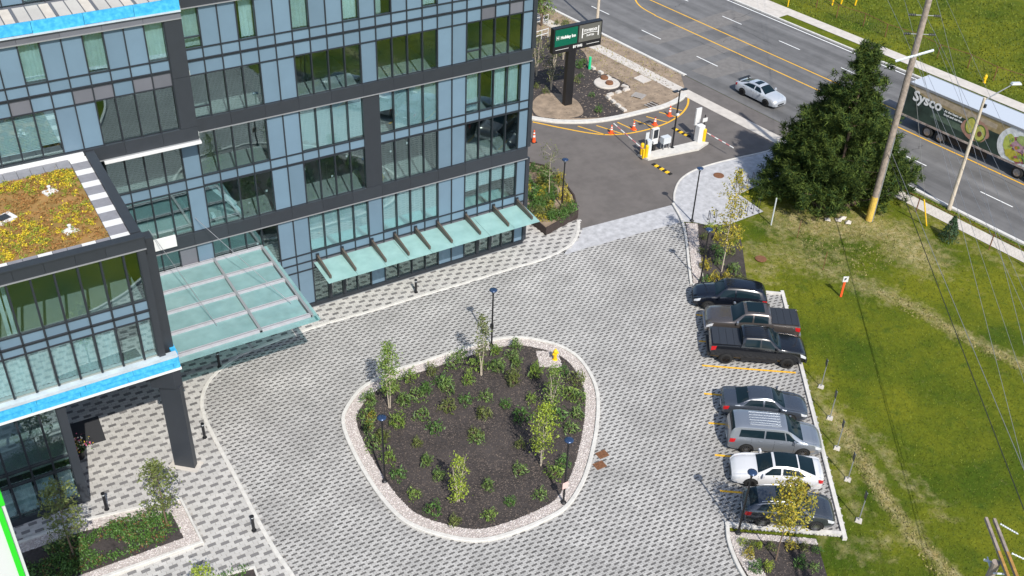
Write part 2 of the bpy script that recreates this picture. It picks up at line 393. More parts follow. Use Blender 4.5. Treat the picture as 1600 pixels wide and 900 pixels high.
island = ccw(smooth_loop(GP([(770, 531), (800, 527), (825, 528), (850, 533), (875, 540), (900, 554), (917, 572), (930, 595), (936, 615), (937.5, 640), (935, 672), (930, 700), (922, 732), (910, 762), (887, 795), (850, 817), (800, 837), (760, 847), (725, 847), (675, 836), (637, 821), (612, 801), (587, 771), (562, 731), (545, 698), (535, 672), (533, 655), (537, 642), (548, 624), (563, 607), (584, 594), (610, 580), (655, 567), (690, 555), (735, 541)])))
walk_edge = smooth_loop(GP([(520, 985), (462, 900), (430, 853), (400, 800), (370, 742), (335, 677), (321, 645), (319, 622), (327, 600), (343, 581), (370, 560), (400, 546), (465, 522), (520, 504), (575, 489), (650, 466), (725, 444), (800, 421), (850, 406), (882, 391), (899, 377), (906, 360), (906, 344)]), closed=False)
bed_kerb = smooth_loop(GP([(1053, 319), (1067, 345), (1074, 375), (1078, 412), (1082, 445)]), closed=False)
pk0 = np.array(G(1082, 445)); pk1 = np.array(G(1225, 459)); pk2 = np.array(G(1322, 838)); pk3 = np.array(G(1133, 822))
STD = (pk2-pk3)/np.linalg.norm(pk2-pk3)                # stall direction
near_bed = smooth_loop(GP([(1133, 822), (1135, 845), (1144, 872), (1158, 900), (1190, 950), (1240, 1010)]), closed=False)
_cut = min(range(len(walk_edge)), key=lambda i: math.dist(walk_edge[i], G(884, 390)))
drive_poly = [tuple(p) for p in walk_edge[:_cut]]+[G(883, 397), G(1068, 345.5)]+[tuple(p) for p in bed_kerb[4:]]+[tuple(pk1), tuple(pk2), tuple(pk3)]+near_bed[1:]+[(27, 8), (4, 8)]

# lawn: one sheet to the horizon, and everything laid on it
tracks = [(GP([(1300, 640), (1330, 690), (1370, 755), (1420, 825), (1490, 900), (1560, 980)]), .5, .5), (GP([(1360, 450), (1430, 478), (1500, 520), (1560, 548), (1620, 580)]), .7, .42), (GP([(1330, 650), (1400, 730), (1470, 800)]), 1.0, .22), (GP([(1240, 345), (1290, 350), (1345, 350), (1400, 365), (1440, 400)]), 2.6, .42), (GP([(1190, 420), (1230, 380), (1300, 400)]), 2.2, .25), (GP([(1180, 390), (1240, 400), (1310, 430), (1380, 455)]), 1.5, .30), (GP([(1420, 320), (1500, 372), (1600, 425)]), .9, .24), (GP([(1275, 590), (1300, 680), (1340, 800)]), .8, .26), (GP([(1290, 830), (1340, 860), (1400, 840)]), 1.2, .2)]
def lawn_mesh():
    x0, x1, y0, y1, st = 30., 112., -12., 100., .55
    xs = np.arange(x0, x1+.01, st); ys = np.arange(y0, y1+.01, st); X, Y = np.meshgrid(xs, ys); dry = np.zeros(X.shape)
    for pts, wd, amt in tracks:
        d = np.full(X.shape, 1e9)
        for a, b in zip(pts, pts[1:]):
            a, b = np.array(a), np.array(b); ab = b-a; t = np.clip(((X-a[0])*ab[0]+(Y-a[1])*ab[1])/(ab@ab), 0, 1); d = np.minimum(d, np.hypot(X-a[0]-t*ab[0], Y-a[1]-t*ab[1]))
        dry = np.maximum(dry, amt*np.exp(-(d/wd)**2))
    nx, ny = len(xs), len(ys); V = np.stack([X.ravel(), Y.ravel(), np.full(X.size, -.09)], 1)
    I = (np.arange(ny-1)[:, None]*nx+np.arange(nx-1)[None]).ravel(); F = np.stack([I, I+1, I+nx+1, I+nx], 1)
    xe, ye = xs[-1], ys[-1]; E = 900; k = len(V)
    B = np.array([(-E, -E), (E, -E), (E, E), (-E, E), (x0, y0), (xe, y0), (xe, ye), (x0, ye), (-E, y0), (E, y0), (-E, ye), (E, ye)], float); V = np.concatenate([V, np.concatenate([B, np.full((12, 1), -.09)], 1)])
    F = np.concatenate([F, k+np.array([(0, 1, 9, 8), (8, 4, 7, 10), (5, 9, 11, 6), (10, 11, 2, 3)])])
    o = npmesh('lawn', V, F, MATS['lawn_turf']); o['kind'] = 'structure'; at = o.data.attributes.new('dry', 'FLOAT', 'POINT'); at.data.foreach_set('value', np.concatenate([dry.ravel(), np.zeros(12)]).astype(np.float32))
lawn_mesh()
# road
sheet('road', strip(-400, 300, 70.2, 88.6), -.06, MATS['asphalt_road'])
for n0, n1, nm in ((69.95, 70.2, 'kerb_near'), (88.6, 88.85, 'kerb_far')):
    for t0, t1 in (((-400, -62.5), (-46.5, 300)) if nm == 'kerb_near' else ((-400, 300),)):
        mb = MB(); mb.prism(ccw(strip(t0, t1, n0, n1)), -.1, .07); tag(mb.build(nm, MATS['concrete_kerb']), kind='structure')
sheet('sidewalk_far', strip(-400, 300, 90.5, 92.1), -.05, MATS['sidewalk_concrete'])
sheet('sidewalk_near', strip(-400, -47, 66.9, 68.1), -.05, MATS['sidewalk_concrete'])
sheet('sidewalk_east', strip(-45.5, 300, 67.9, 69.2), -.05, MATS['sidewalk_concrete'])
sheet('driveway_apron_far', strip(-90, -67.5, 88.86, 90.49), -.052, MATS['sidewalk_concrete'])
# painted lines on the road, each its own sheet 4 mm above the asphalt
def paint(name, poly, m='white_paint', z=-.056, lab=None): return sheet(name, poly, z, MATS[m])
paint('edge_line', strip(-400, -62.5, 70.32, 70.47)); paint('edge_line', strip(-46.5, 300, 70.32, 70.47)); paint('edge_line', strip(-400, 300, 88.15, 88.3))
paint('centre_line', strip(-400, 300, 80.9, 81.05), 'yellow_paint')
paint('centre_line', strip(-75.0, 300, 78.2, 78.35), 'yellow_paint')
bend = smooth_loop([RP(-75, 78.27), RP(-77.5, 78.6), RP(-79.5, 79.6), RP(-80.6, 81.0)], False, .4)
paint('centre_line', bend+offset(bend, -.15, False)[::-1], 'yellow_paint')
for t in np.arange(-120, 60, 7.75):
    paint('lane_dash', strip(t+.7, t+3.5, 74.27, 74.39)); paint('lane_dash', strip(t+2.5, t+5.2, 84.2, 84.32))
for k, (t0, t1, n0, n1) in enumerate(((-71.5, -69.2, 72.5, 86.8), (-66.5, -64.4, 71.0, 81.6), (-62.9, -60.5, 71.4, 77.4))):
    paint('asphalt_patch', [RP(t0, n0), RP(t1, n0+.5), RP(t1+.4, n1), RP(t0-.3, n1-.4)], 'asphalt_patch', -.0585)
rt = random.Random(3)
for k in range(16):                                  # sealed cracks
    t = rt.uniform(-78, -28); n0 = rt.uniform(71, 86); L_ = rt.uniform(1.5, 6); along = rt.random() < .6; q = [(t+(L_*i/6 if along else rt.uniform(-.2, .2)), n0+(rt.uniform(-.15, .15) if along else L_*.6*i/6)) for i in range(7)]
    w_ = .025; a = [RP(tt-(0 if along else w_), nn-(w_ if along else 0)) for tt, nn in q]; b = [RP(tt+(0 if along else w_), nn+(w_ if along else 0)) for tt, nn in q]; sheet('crack_seal', a+b[::-1], -.0575+.00002*k, MATS['tar'])
# entry drive asphalt
sheet('entry_drive', [G(906, 357), G(1052, 319)]+GP([(1053, 297), (1062, 280), (1080, 267), (1110, 256), (1150, 246), (1195, 236), (1240, 222)])+[RP(-45.5, 70.15), RP(-63.5, 70.15), RP(-63.2, 66)]+GP([(1073, 150), (1066, 157), (1040, 168), (1000, 178), (960, 187), (920, 192), (870, 192), (826, 187)])+[(38, 66), (30, 64), (30, 54), (36, 54.2)], -.066, MATS['asphalt_drive'])
sheet('stamped_crossing', [G(906, 357), G(1052, 319), G(1068, 346), G(880, 398.5)], -.04, MATS['stamped'])
sheet('sidewalk_crossing', strip(-63.5, -45, 66.9, 68.2), -.0615, MATS['sidewalk_concrete'])
# cycle-stand pad of pale stamped concrete with its kerb
pad_edge = smooth_loop(GP([(1052, 319), (1052.5, 300), (1061, 281), (1080, 267), (1110, 256), (1150, 246), (1195, 236), (1240, 222)]), False)
pad = pad_edge+GP([(1262, 255), (1154, 303), (1193, 330), (1140, 350), (1108, 352), (1086, 347), (1068, 346)])
sheet('cycle_stand_pad', pad, -.02, MATS['stamped'])
kerb('kerb_pad', pad_edge, .15, .02, side=-1)
# sign island: soil, mulch, white kerb
isl2 = smooth_loop(GP([(826, 186), (870, 192), (920, 192), (960, 187), (1000, 178), (1040, 168), (1066, 156), (1073, 148)]), False)
sheet('boulevard_soil', [p for p in isl2]+[RP(-62.8, 69.95), RP(-110, 69.95), RP(-110, 50)], -.055, MATS['soil'])
kerb('kerb_sign_island', isl2, .55, .08, side=1, z0=-.1)
sheet('sidewalk_boulevard', strip(-110, -62.9, 66.95, 68.15), -.045, MATS['sidewalk_concrete'])
sheet('mulch_bed_sign', smooth_loop(GP([(836, 60), (905, 75), (925, 105), (960, 120), (985, 137), (945, 148), (975, 175), (950, 182), (880, 183), (832, 176)])), -.05, MATS['mulch'])
sheet('dirt_patch', smooth_loop(GP([(832, 160), (850, 145), (885, 148), (905, 160), (910, 178), (880, 184), (840, 180)])), -.042, MATS['soil'])
# drive of small pavers and plaza of large pavers
sheet('paver_drive', drive_poly, -.05, MATS['joint_sand'])
drive_o = bpy.data.objects['paver_drive']
plaza_poly = [tuple(p) for p in walk_edge]+[(36.9, 54.6), (36.0, 60), (-12, 60), (-12, 8), (4, 8)]
sheet('plaza', plaza_poly, -.034, MATS['joint_sand']); plaza_o = bpy.data.objects['plaza']
def visible(p):
    c = (np.concatenate([p, np.zeros((len(p), 1))], 1)-np.array([0, 0, HC]))@CM.T
    u = 800+FPX*c[:, 0]/c[:, 2]; v = 450+FPX*c[:, 1]/c[:, 2]
    return (u > 0) & (u < 1600) & (v > 0) & (v < 900), c[:, 2]
def pavers(owner, poly, holes, Lp, Wp, ztop, ml, md, x0, y0, ph, zb):
    P = np.array(poly); lo, hi = P.min(0), P.max(0)
    r = np.arange(math.floor((lo[1]-y0)/Wp), math.ceil((hi[1]-y0)/Wp)); k = np.arange(math.floor((lo[0]-x0)/Lp)-2, math.ceil((hi[0]-x0)/Lp)+2)
    rr, kk = np.meshgrid(r, k, indexing='ij')
    X = x0+(kk+.5*(rr % 2))*Lp+Lp/2; Y = y0+(rr+.5)*Wp
    # every row down shifts its dark block one and a half blocks to the right
    dark = ((kk+(3*rr+(rr % 2))//2+ph) % 4) == 0
    X, Y, dark = X.ravel(), Y.ravel(), dark.ravel(); ok = inside(X, Y, poly)
    for h in holes: ok &= ~inside(X, Y, h)
    X, Y, dark = X[ok], Y[ok], dark[ok]
    vis, depth = visible(np.stack([X, Y], 1)); order = np.argsort(np.where(vis & dark, depth, 1e9))[:300]
    single = np.zeros(len(X), bool); single[order] = True
    a, b = Lp/2-.004, Wp/2-.004; ch = .004
    base = np.array([(-a, -b, zb), (a, -b, zb), (a, b, zb), (-a, b, zb), (-a+ch, -b+ch, 0), (a-ch, -b+ch, 0), (a-ch, b-ch, 0), (-a+ch, b-ch, 0)])
    F = np.array([(4, 5, 6, 7), (0, 1, 5, 4), (1, 2, 6, 5), (2, 3, 7, 6), (3, 0, 4, 7)])
    for sel, nm, m in ((~dark, 'pale_pavers', ml), (dark & ~single, 'dark_pavers', md)):
        n = sel.sum(); V = np.tile(base[None], (n, 1, 1)); V[:, :, 0] += X[sel][:, None]; V[:, :, 1] += Y[sel][:, None]; V[:, :, 2] += ztop+RNG.uniform(-.0025, .0025, (n, 1))
        o = npmesh(nm, V.reshape(-1, 3), (F[None]+(np.arange(n)*8)[:, None, None]).reshape(-1, 4), MATS[m], owner); o['kind'] = 'stuff'
    me = bpy.data.meshes.new('paver'); me.from_pydata([tuple(v) for v in base], [], [tuple(map(int, f)) for f in F]); me.materials.append(MATS[md])
    for i in np.where(single)[0]:
        o = bpy.data.objects.new('paver', me); COL.objects.link(o); o.parent = owner; o.location = (X[i], Y[i], ztop)
island_in = offset(island, .1)
front_lawn = smooth_loop([(-12, 8.5), (15, 8.5), (14.8, 15), (13.2, 20), (10, 24.5), (5, 27), (-4, 28.2), (-12, 28.6)], False)
pavers(drive_o, drive_poly, [island_in, front_lawn], .285, .1, 0., 'paver_light', 'paver_dark', 0, 0, 0, -.045)
planter_ll = GP([(38, 850), (127, 811), (283, 780), (318, 850), (170, 905)])
planter_ll = [(-3., 41.4), (1.78, 41.35), (6.5, 40.4), (6.55, 36.95), (2.2, 37.1), (-3, 37.4)]
planter_drive = GP([(820, 262), (850, 268), (880, 292), (897, 315), (903, 340), (853, 368), (830, 350), (812, 322)])
pavers(plaza_o, plaza_poly, [planter_ll, planter_drive, front_lawn], .4, .2, .012, 'plaza_light', 'plaza_dark', .05, .06, 1, -.04)
# kerbs
kerb('kerb_island', island, .22, .13, closed=True, side=1)
kerb('kerb_walk', walk_edge, .22, .035, side=1)
kerb('kerb_bed', bed_kerb, .18, .12, side=-1)
e1 = (pk1-pk0)/np.linalg.norm(pk1-pk0); e2 = (pk2-pk1)/np.linalg.norm(pk2-pk1); e3 = (pk3-pk2)/np.linalg.norm(pk3-pk2)
def straight_kerb(name, a, b, wd=.22, h=.12):
    mb = MB(); a = np.array(a); b = np.array(b); d = (b-a)/np.linalg.norm(b-a); nn = np.array([-d[1], d[0]])
    mb.prism(ccw([tuple(a), tuple(b), tuple(b+nn*wd), tuple(a+nn*wd)]), -.1, h); return tag(mb.build(name, MATS['concrete_kerb']), kind='structure')
straight_kerb('kerb_parking_back', pk1, pk0, h=.117); straight_kerb('kerb_parking_side', pk2+e2*.22, pk1-e2*.22, h=.12); straight_kerb('kerb_parking_front', pk3, pk2, h=.114)
sheet('lawn_front', front_lawn, -.01, MATS['lawn_turf']); kerb('kerb_front_lawn', front_lawn, .2, .12, side=1)
kerb('kerb_near_bed', near_bed, .2, .13, side=1)
# yellow stall lines
stall = [np.array(G(*p)) for p in ((1088, 492), (1092, 533), (1097, 571), (1100, 615), (1107, 661), (1117, 711), (1125, 767))]
nS = np.array([-STD[1], STD[0]])
for p in stall:
    e = p+STD*5.65; paint('stall_line', [tuple(p-nS*.07), tuple(e-nS*.07), tuple(e+nS*.07), tuple(p+nS*.07)], 'yellow_paint', .0045)
# hatched yellow paint by the entrance
arc = smooth_loop(GP([(832, 190), (880, 200), (925, 208), (960, 210), (1000, 205), (1040, 193), (1065, 178), (1076, 163), (1077, 150)]), False)
paint('hatch_line', arc+offset(arc, .16, False)[::-1], 'yellow_paint', -.062)
for a, b in (((903, 196), (945, 209)), ((932, 195), (973, 208)), ((965, 190), (995, 204)), ((990, 186), (1020, 197)), ((1010, 181), (1043, 190)), ((1030, 174), (1058, 182)), ((1048, 167), (1066, 172))):
    a, b = np.array(G(*a)), np.array(G(*b)); d = (b-a)/np.linalg.norm(b-a); q = np.array([-d[1], d[0]])*.06
    paint('hatch_line', [tuple(a-q), tuple(b-q), tuple(b+q), tuple(a+q)], 'yellow_paint', -.062)
# planting beds: gravel margin and mulch
ring = offset(island, .22); mulch_in = offset(island, .85)
sheet('gravel_margin', ring, .03, MATS['gravel_bed'])
sheet('mulch_island', mulch_in, .045, MATS['mulch'])
tag(stones('gravel', randpts(ring, 260, [mulch_in]), .025, .06, .045, MATS['gravel_stone']), 'pale pink and grey river gravel round the island bed', 'gravel')
tag(stones('mulch_chips', randpts(mulch_in, 110), .02, .05, .05, MATS['mulch_chip'], flat=.4), 'dark brown wood mulch chips in the central island', 'mulch')
pad_gravel = smooth_loop(GP([(1079, 347), (1106, 352)]), False)
sheet('mulch_bed_parking', GP([(1070, 347), (1086, 348), (1108, 353), (1140, 351), (1152, 349), (1160, 385), (1169, 449), (1083, 445), (1079, 412), (1075, 375)]), -.03, MATS['mulch'])
gv = GP([(1072, 348), (1090, 349), (1092, 380), (1096, 412), (1101, 444), (1084, 444), (1080, 412), (1076, 375)])
sheet('gravel_margin_parking', gv, -.015, MATS['gravel_bed']); tag(stones('gravel', randpts(gv, 260), .025, .06, .0, MATS['gravel_stone']), 'pale gravel strip along the kerb beside the black crossover', 'gravel')
nb = near_bed+GP([(1330, 1010), (1292, 900), (1275, 842), (1140, 830)])
sheet('mulch_bed_corner', nb, .03, MATS['mulch'])
gv2 = GP([(1138, 832), (1275, 843), (1277, 852), (1170, 843), (1178, 872), (1200, 905), (1260, 990), (1240, 1000), (1172, 905), (1150, 868)])
sheet('gravel_margin_corner', gv2, .04, MATS['gravel_bed']); tag(stones('gravel', randpts(gv2, 260), .025, .06, .05, MATS['gravel_stone']), 'pale gravel edging the corner bed in front of the grey crossover', 'gravel')
tag(stones('mulch_chips', randpts(nb, 90, [gv2]), .02, .05, .035, MATS['mulch_chip'], flat=.4), 'dark mulch chips in the corner bed', 'mulch')
# planter at lower left
pll = ccw(planter_ll)
kerb('kerb_planter', pll, .2, .2, closed=True, side=1)
sheet('gravel_margin_planter', offset(pll, .2), .1, MATS['gravel_bed']); pin = [(-2.6, 40.6), (1.7, 40.55), (5.75, 39.65), (5.8, 37.75), (2.1, 37.85), (-2.6, 38.)]
sheet('mulch_planter', pin, .12, MATS['mulch'])
tag(stones('gravel', randpts(offset(pll, .2), 260, [pin]), .025, .06, .115, MATS['gravel_stone']), 'pale gravel edging the entrance planter', 'gravel')
pl2 = [(3.6, 35.2), (8.2, 34.4), (7.9, 31.5), (3, 32)]
kerb('kerb_planter_front', ccw(pl2), .2, .2, closed=True, side=1); sheet('mulch_planter_front', offset(ccw(pl2), .2), .12, MATS['mulch'])
tag(stones('soil_litter', randpts([RP(-62.8, 69.9), RP(-100, 69.9), RP(-100, 58), *GP([(828, 186), (920, 188), (1000, 174), (1066, 152)])], 9), .03, .09, -.05, mat('litter', (.34, .28, .22), 1., island=.8, col2=(.09, .065, .045)), flat=.4), 'brown leaf litter and stones on the bare soil round the hotel sign', 'leaf litter')
tag(blades('dry_grass', randpts([RP(-62.8, 69.9), RP(-90, 69.9), RP(-90, 62), RP(-62.8, 64)], 10), -.055, .05, .14, .06, MATS['straw_blade'], .9), 'sparse dry weeds on the soil verge beside the road', 'dry grass')
# lawn texture: short blades where the camera sees grass
lawnA = GP([(1170, 350), (1240, 310), (1370, 300), (1600, 420), (1700, 960), (1300, 960), (1288, 850), (1325, 838), (1228, 458), (1170, 440)])
tag(blades('grass', randpts(lawnA, 60), -.09, .03, .09, .03, MATS['grass_blade']), 'mown green grass of the lawn behind the parked cars', 'grass')
worn = smooth_loop(GP([(1310, 660), (1345, 690), (1385, 760), (1440, 830), (1500, 900), (1470, 905), (1420, 850), (1370, 780), (1330, 715)]))
worn2 = smooth_loop(GP([(1370, 455), (1430, 470), (1500, 520), (1560, 545), (1600, 570), (1600, 582), (1540, 553), (1480, 520), (1420, 490)]))
worn3 = smooth_loop(GP([(1250, 350), (1330, 345), (1410, 380), (1380, 420), (1330, 430), (1270, 410)]))
for wpoly, dn_ in ((worn, 60), (worn2, 50), (worn3, 25)):
    tag(blades('dry_grass', randpts(wpoly, dn_), -.09, .05, .12, .05, MATS['straw_blade'], .9), {60: 'straw coloured worn track through the lawn beside the sign posts', 50: 'dry worn line across the far lawn', 25: 'bleached dry grass in front of the wooden pole'}[dn_], 'dry grass')
lawnB = strip(-70, -38, 92.3, 115)
tag(blades('grass', randpts(lawnB, 22), -.09, .06, .2, .07, MATS['grass_blade']), 'long green grass of the field behind the wire fence', 'grass')
lawnC = strip(-58, -36, 88.9, 90.4); tag(blades('grass', randpts(lawnC, 60), -.09, .05, .12, .05, MATS['grass_blade']), 'grass verge between the far kerb and pavement', 'grass')
lawnD = strip(-40, -24, 69.25, 69.9); tag(blades('grass', randpts(lawnD, 80), -.09, .05, .14, .05, MATS['grass_blade']), 'grass verge by the near kerb under the street light', 'grass')
# ------------------------------------------------------------ hotel
YF = 52.55
hotel = empty('hotel_building', (20, YF, 0), 'multi-storey hotel with blue spandrel panels, dark bands and reflective windows', 'building')
def hp(mb, name, m, parent=None, smooth=False): return mb.build(name, MATS[m] if isinstance(m, str) else m, parent or hotel, True, smooth)
def hbox(name, a, b, m, parent=None): mb = MB(); mb.b2(a, b); return hp(mb, name, m, parent)
def pane(x0, x1, z0, z1, y, m='facade_glass', tilt=.004):
    a, b, c = (random.uniform(-tilt, tilt) for _ in range(3)); mb = MB()
    q = [(x0, y+a, z0), (x1, y+b, z0), (x1, y+c, z1), (x0, y+a+c-b, z1)]
    mb.add(q+[(x, yy+.012, z) for x, yy, z in q], [(0, 1, 2, 3), (7, 6, 5, 4), (0, 4, 5, 1), (1, 5, 6, 2), (2, 6, 7, 3), (3, 7, 4, 0)])
    return hp(mb, 'window_pane', m)
def drape(x0, x1, z0, z1, y, m='curtain'):
    n = max(6, int((x1-x0)/.055)); P = []
    for z in (z0, z1):
        P.append([(x0+(x1-x0)*i/n, y+.035*math.sin(i*1.9+x0)+.012*math.sin(i*.7), z) for i in range(n+1)])
    mb = MB(); mb.grid(P); o = hp(mb, 'curtain', m, smooth=True); return o
def blind(x0, x1, z0, z1, y):
    mb = MB(); z = z1
    while z > z0+.02: mb.add([(x0, y-.03, z-.075), (x1, y-.03, z-.075), (x1, y+.03, z), (x0, y+.03, z)], [(0, 1, 2, 3)]); z -= .085
    return hp(mb, 'blind', 'blind')
def vcell(x0, x1, z0, z1, Y, kind, treat=None):
    g = .035
    if kind == 'g' or kind == 'v':
        zb = z0
        if kind == 'v':
            zb = z0+.62; pane(x0+g, x1-g, z0+g, zb-g, Y+.03); hbox('transom', (x0+g, Y-.03, zb-g), (x1-g, Y+.07, zb+g), 'frame_metal')
        pane(x0+g, x1-g, zb+g, z1-g, Y+.05)
        if treat:
            t, f = treat if isinstance(treat, tuple) else (treat, 1.)
            if t == 'c': drape(x0+.03, x0+(x1-x0)*f-.03, z0+.03, z1-.05, Y+.28)
            if t == 'e': drape(x1-(x1-x0)*f, x1-.03, z0+.03, z1-.05, Y+.28)
            if t == 'b': blind(x0+.03, x1-.03, z1-(z1-z0)*f+.04, z1-.03, Y+.2)
    else:
        hbox('spandrel_panel' if kind == 's' else 'metal_panel', (x0+.02, Y+.015, z0+.02), (x1-.02, Y+.12, z1-.02), 'blue_panel' if kind == 's' else 'grey_panel')
def transom(x0, x1, z, Y, t=.032, m='frame_metal', pr=.05): hbox('transom', (x0, Y-pr, z-t), (x1, Y+.12, z+t), m)
def mull(x, z0, z1, Y, t=.031, pr=.07): hbox('mullion', (x-t, Y-pr, z0), (x+t, Y+.13, z1), 'frame_metal')
def band(x0, x1, z0, z1, Y, step, m='dark_metal', pr=.14):
    x = x0
    while x < x1-.1:
        e = min(x+step, x1)
        if x1-e < step*.5: e = x1
        hbox('metal_panel', (x+.006, Y-pr, z0+.05), (e-.006, Y+.1, z1-.004), m); x = e
    hbox('flashing', (x0, Y-pr-.05, z0), (x1, Y+.1, z0+.046), 'grey_metal')
MX = [13.0+.9825*k for k in range(22)]+[34.35]
MXL = [8.06, 9.05, 10.05, 11.05, 12.05, 13.0]
def row(xs, z0, z1, Y, kinds, treats={}):
    for k in range(len(xs)-1):
        kd = kinds[k] if k < len(kinds) else 's'
        if kd != '.': vcell(xs[k], xs[k+1], z0, z1, Y, kd, treats.get(k))
WK = 'ggggssggggsggggssggggs'
D10 = 'ggggssggggdggggssggggs'
row(MX, .3, 2.9, YF, '..ssssgggg'+'sggggssggggs')
row(MX, 2.9, 3.5, YF, 'ssssss'+'d'*16); row(MX, 3.5, 4.1, YF, 's'*22)
row(MX, 4.1, 6.8, YF, WK, {6: 'b', 7: 'b', 8: 'b', 9: 'b', 11: 'b', 12: 'b', 13: 'b', 14: 'b', 17: ('b', .55), 18: ('b', .5), 19: ('b', .45), 20: ('b', .5)})
row(MX, 7.65, 10.4, YF, D10)
row(MX, 10.4, 11.05, YF, 'ssssssssssd'+'s'*11)
row(MX, 11.05, 13.75, YF, 'ggggssggggdggggssvgggs', {6: 'b', 7: 'b', 8: 'b', 9: ('b', .95), 11: ('b', .5), 12: 'b', 13: 'b', 14: 'b', 17: 'c', 19: 'c', 20: ('e', .7)})
row(MX, 14.55, 17.0, YF, 'vgggssggggsggggssvgggs')
row(MX, 17.0, 17.85, YF, 'ssssssssssssssssssdsds'); row(MX, 17.85, 18.45, YF, 's'*22)
row(MX, 18.45, 20.65, YF, 'vssgssgssgsgssgssgsgss', {0: 'c', 3: ('e', .75), 6: 'c', 9: 'c', 11: ('c', .55), 14: 'c', 17: 'c', 19: 'c'})
row(MX, 21.5, 24.2, YF, WK, {k: 'c' for k in (0, 2, 7, 9, 12, 18)}); row(MX, 24.2, 25, YF, 's'*22); row(MX, 25, 27.6, YF, WK)
for z0, z1 in ((6.8, 7.65), (13.75, 14.55), (20.65, 21.5)): band(13.0 if z1 > 8 else 8.06, 34.4, z0, z1, YF, 1.965)
band(13.0, 34.4, 27.6, 28.4, YF, 1.965)
band(16.9, 34.4, .004, .3, YF, 1.965, 'frame_metal', .1)
for zs, ze in ((.3, 6.8), (7.65, 13.75), (14.55, 20.65), (21.5, 27.6)):
    for k in range(1, 22): mull(MX[k], zs, ze, YF)
    hbox('corner_post', (34.35, YF-.1, zs), (34.62, YF+.3, ze), 'dark_metal')
for z in (2.9, 3.5, 4.1, 10.4, 11.05, 17.0, 17.85, 18.45, 24.2, 25): transom(13.0, 34.35, z, YF)
transom(13.0, 34.35, 17.78, YF, .018, pr=.06); transom(13.0, 34.35, 10.47, YF, .018, pr=.06)
hbox('metal_panel', (MX[10]-.04, YF-.10, 7.65), (MX[11]+.04, YF+.02, 13.75), 'dark_metal')
# doors under the awning
for k in (7, 8, 18, 19):
    d = hbox('door', (MX[k]+.05, YF-.06, .1), (MX[k]+.17, YF+.02, 2.85), 'frame_metal'); hbox('handle', (MX[k]+.2, YF-.12, .9), (MX[k]+.23, YF-.07, 1.5), 'steel', d)
# lower left part of the same wall (x 8..13)
KL = 'ggggs'
row(MXL, 11.05, 13.6, YF, KL); row(MXL, 10.4, 11.05, YF, 'sssss'); row(MXL, 7.65, 10.4, YF, KL)
row(MXL, 3.5, 6.8, YF, 'gggds'); row(MXL, .3, 2.9, YF, 'ggggs'); row(MXL, 2.9, 3.5, YF, 'ddddd')
for zs, ze in ((.3, 6.8), (7.65, 13.6)):
    for x in MXL: mull(x, zs, ze, YF)
for z in (2.9, 3.5, 10.4, 11.05): transom(8.06, 13, z, YF)
sp0, sp1 = OY(240, 388, YF-.3), OY(276, 378, YF-.3); hbox('sign_panel', (sp0[0], YF-.3, sp1[2]-.28), (sp1[0], YF-.16, sp1[2]+.42), 'white_trim')
# upper left part steps 0.8 m forward over a white soffit edge
YL = 51.75
XL = [12.0-.975*k for k in range(12)][::-1]; XL0 = XL[0]
nL = len(XL)-1
def rowL(z0, z1, pat, tr={}): row(XL, z0, z1, YL, pat, tr)
rowL(14.55, 17.0, 'ggggg'+'ss'+'gggg', {0: ('b', .8), 1: ('b', .85), 2: ('b', .85), 3: ('b', .85), 4: ('b', .8)})
rowL(17.0, 17.85, 'sssdssddsdd'); rowL(17.85, 18.45, 's'*11)
rowL(18.45, 20.65, 'sgssgssgssg', {1: 'c', 4: 'c', 7: ('e', .9), 10: 'c'})
for x in XL: mull(x, 14.55, 20.65, YL)
for z in (17.0, 17.85, 18.45): transom(XL0, 12, z, YL)
transom(XL0, 12, 17.78, YL, .018, pr=.06)
band(XL0, 12.9, 13.75, 14.55, YL, 1.95); band(XL0, 12.9, 20.5, 20.95, YL, 1.95, 'grey_panel')
hbox('metal_panel', (12.03, YL-.13, 14.56), (12.9, YL+.78, 17.4), 'dark_metal'); hbox('metal_panel', (12.03, YL-.13, 17.42), (12.9, YL+.78, 20.49), 'dark_metal')
hbox('flashing', (7.9, YL-.35, 13.62), (12.95, YL+.1, 13.74), 'white_trim')
x = XL0
k = 0
while x < 12.8:
    e = min(x+2.35, 12.9); hbox('membrane', (x+.01, YL-.2, 20.98+.02*(k % 2)), (e-.01, YL-.02, 21.52), 'membrane'); x = e; k += 1
hbox('flashing', (XL0, YL-.27, 20.9), (12.9, YL-.14, 20.975), 'membrane_white')
ter = hbox('terrace_deck', (XL0, YL-.02, 21.3), (12.9, 54.0, 21.5), 'grey_panel')
for k in range(18):
    x = XL0+.35+.6*k; hbox('deck_paver', (x-.29, YL+.05, 21.5), (x+.25-.1*(k % 3 == 0), YL+1.9, 21.53), 'plaza_light' if k % 3 else 'sidewalk_concrete', ter)
row(XL, 21.55, 24.4, 54.0, 'gsgssgsgssg', {k: 'c' for k in (0, 5, 10)})
for x in XL: mull(x, 21.5, 24.4, 54.0)
band(XL0, 12.9, 24.4, 25.2, 54., 1.95)
